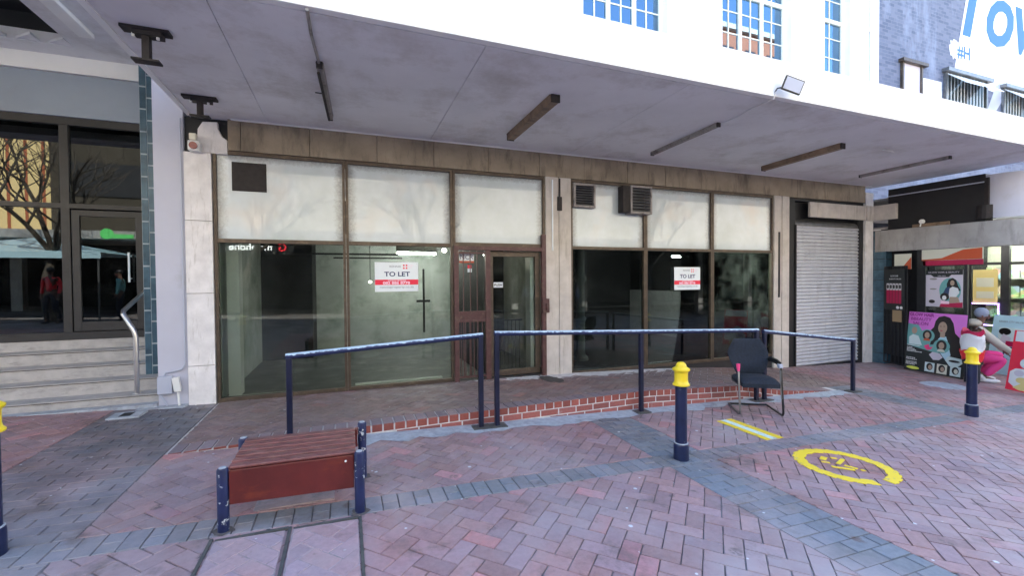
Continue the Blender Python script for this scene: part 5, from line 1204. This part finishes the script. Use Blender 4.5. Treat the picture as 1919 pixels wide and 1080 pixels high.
obj('windows', a, 'dkframe', RBD)
M['bark'] = mat('grey_bark', (.09, .075, .06), .9, .3, 10, .4)
def bare_tree(x, y, seed, h, lb):
    random.seed(seed); t = thing('bare_tree', lb, 'tree', (x, y, gz(x)), group='bare street trees'); tr = MB(); cr = MB()
    def grow(mb, p, d, L, r_, lev):
        pts = [p]; q = Vector(p); dd = Vector(d)
        for i in range(4):
            dd = (dd + Vector((random.uniform(-.2, .2), random.uniform(-.2, .2), random.uniform(-.05, .14)))).normalized(); q = q + dd * L / 4; pts.append(q.copy())
        mb.tube(pts, [r_ * (1 - .45 * i / 4) for i in range(5)], 7 if lev < 2 else 5, cap=lev == 0)
        if lev >= 4: return
        for i in range(4 if lev else 4):
            a_ = random.uniform(0, 6.28); sp = random.uniform(.45, .85); side = Vector((math.cos(a_), math.sin(a_), 0)); nd = (dd * (1 - sp * .5) + side * sp + Vector((0, 0, .12))).normalized()
            grow(cr, pts[random.choice((2, 3, 4)) if lev else random.choice((3, 4))], nd, L * random.uniform(.6, .78), r_ * .5, lev + 1)
    grow(tr, (x, y, gz(x) - .05), (0.06, 0, 1), h, .16, 0)
    obj('trunk', tr, 'bark', t, smooth=True); obj('branches', cr, 'bark', t, smooth=True)
bare_tree(2.6, -4.6, 5, 2.9, 'bare street tree across the way mirrored in the right shop windows')
bare_tree(-9.0, -3.8, 8, 3.0, 'bare street tree with thick trunk mirrored in the left office glass')
bare_tree(13.5, -4.6, 11, 3.2, 'bare street tree mirrored in the farthest shop window panes')
bare_tree(-3.6, -5.2, 15, 2.9, 'bare street tree mirrored in the first frosted panel')
t = thing('market_gazebo', 'pale blue market gazebo across the street mirrored in the left office glass', 'gazebo', (-10, -5.2, gz(-10)))
a = MB(); a.add([(-12.5, -7.2, 2.55), (-7.5, -7.2, 2.55), (-7.5, -3.4, 2.55), (-12.5, -3.4, 2.55), (-10, -5.3, 3.15)], [(0, 1, 4), (1, 2, 4), (2, 3, 4), (3, 0, 4)]); a.box(-12.5, -7.5, -3.42, -3.4, 2.35, 2.549); obj('roof', a, 'sky_print', t)
a = MB()
for x in (-12.4, -7.6):
    for y in (-7.1, -3.5): a.tube([(x, y, gz(x)), (x, y, 2.54)], .03)
obj('poles', a, 'greymetal', t)
# a few shoppers on the far side, only ever seen as reflections
Js = dict(pel=(0, 0, .95), wst=(0, 0, 1.10), chs=(0, 0, 1.30), nb=(0, 0, 1.48), nt=(.01, 0, 1.54), hd=(.02, 0, 1.62), hdt=(.02, 0, 1.69),
          shL=(0, .19, 1.42), elL=(-.03, .25, 1.14), wrL=(.03, .25, .90), pmL=(.05, .25, .83), shR=(0, -.19, 1.42), elR=(-.03, -.25, 1.14), wrR=(.06, -.25, .91), pmR=(.09, -.25, .84),
          hpL=(0, .10, .90), knL=(.10, .11, .50), anL=(.02, .11, .09), toL=(.18, .12, .04), hpR=(0, -.10, .90), knR=(.02, -.11, .49), anR=(-.16, -.11, .10), toR=(0, -.12, .04))
for i, (x, y, rz, tp, bt, lb) in enumerate(((7.6, -5.4, 2.6, 'white_cloth', 'dark_cloth', 'person in white top and dark trousers walking across the street'), (10.4, -5.9, .4, 'blue_cloth', 'dark_cloth', 'person in blue grey top and dark trousers across the street'), (-8.6, -3.0, 1.8, 'red_plastic', 'dark_cloth', 'person in red top beside the market gazebo'), (-7.0, -3.4, 3.0, 'print_teal', 'dark_cloth', 'person in green top beside the market gazebo'))):
    person((x, y, gz(x)), rz, lb, Js, tp, bt, 'dark_cloth', 'hair')
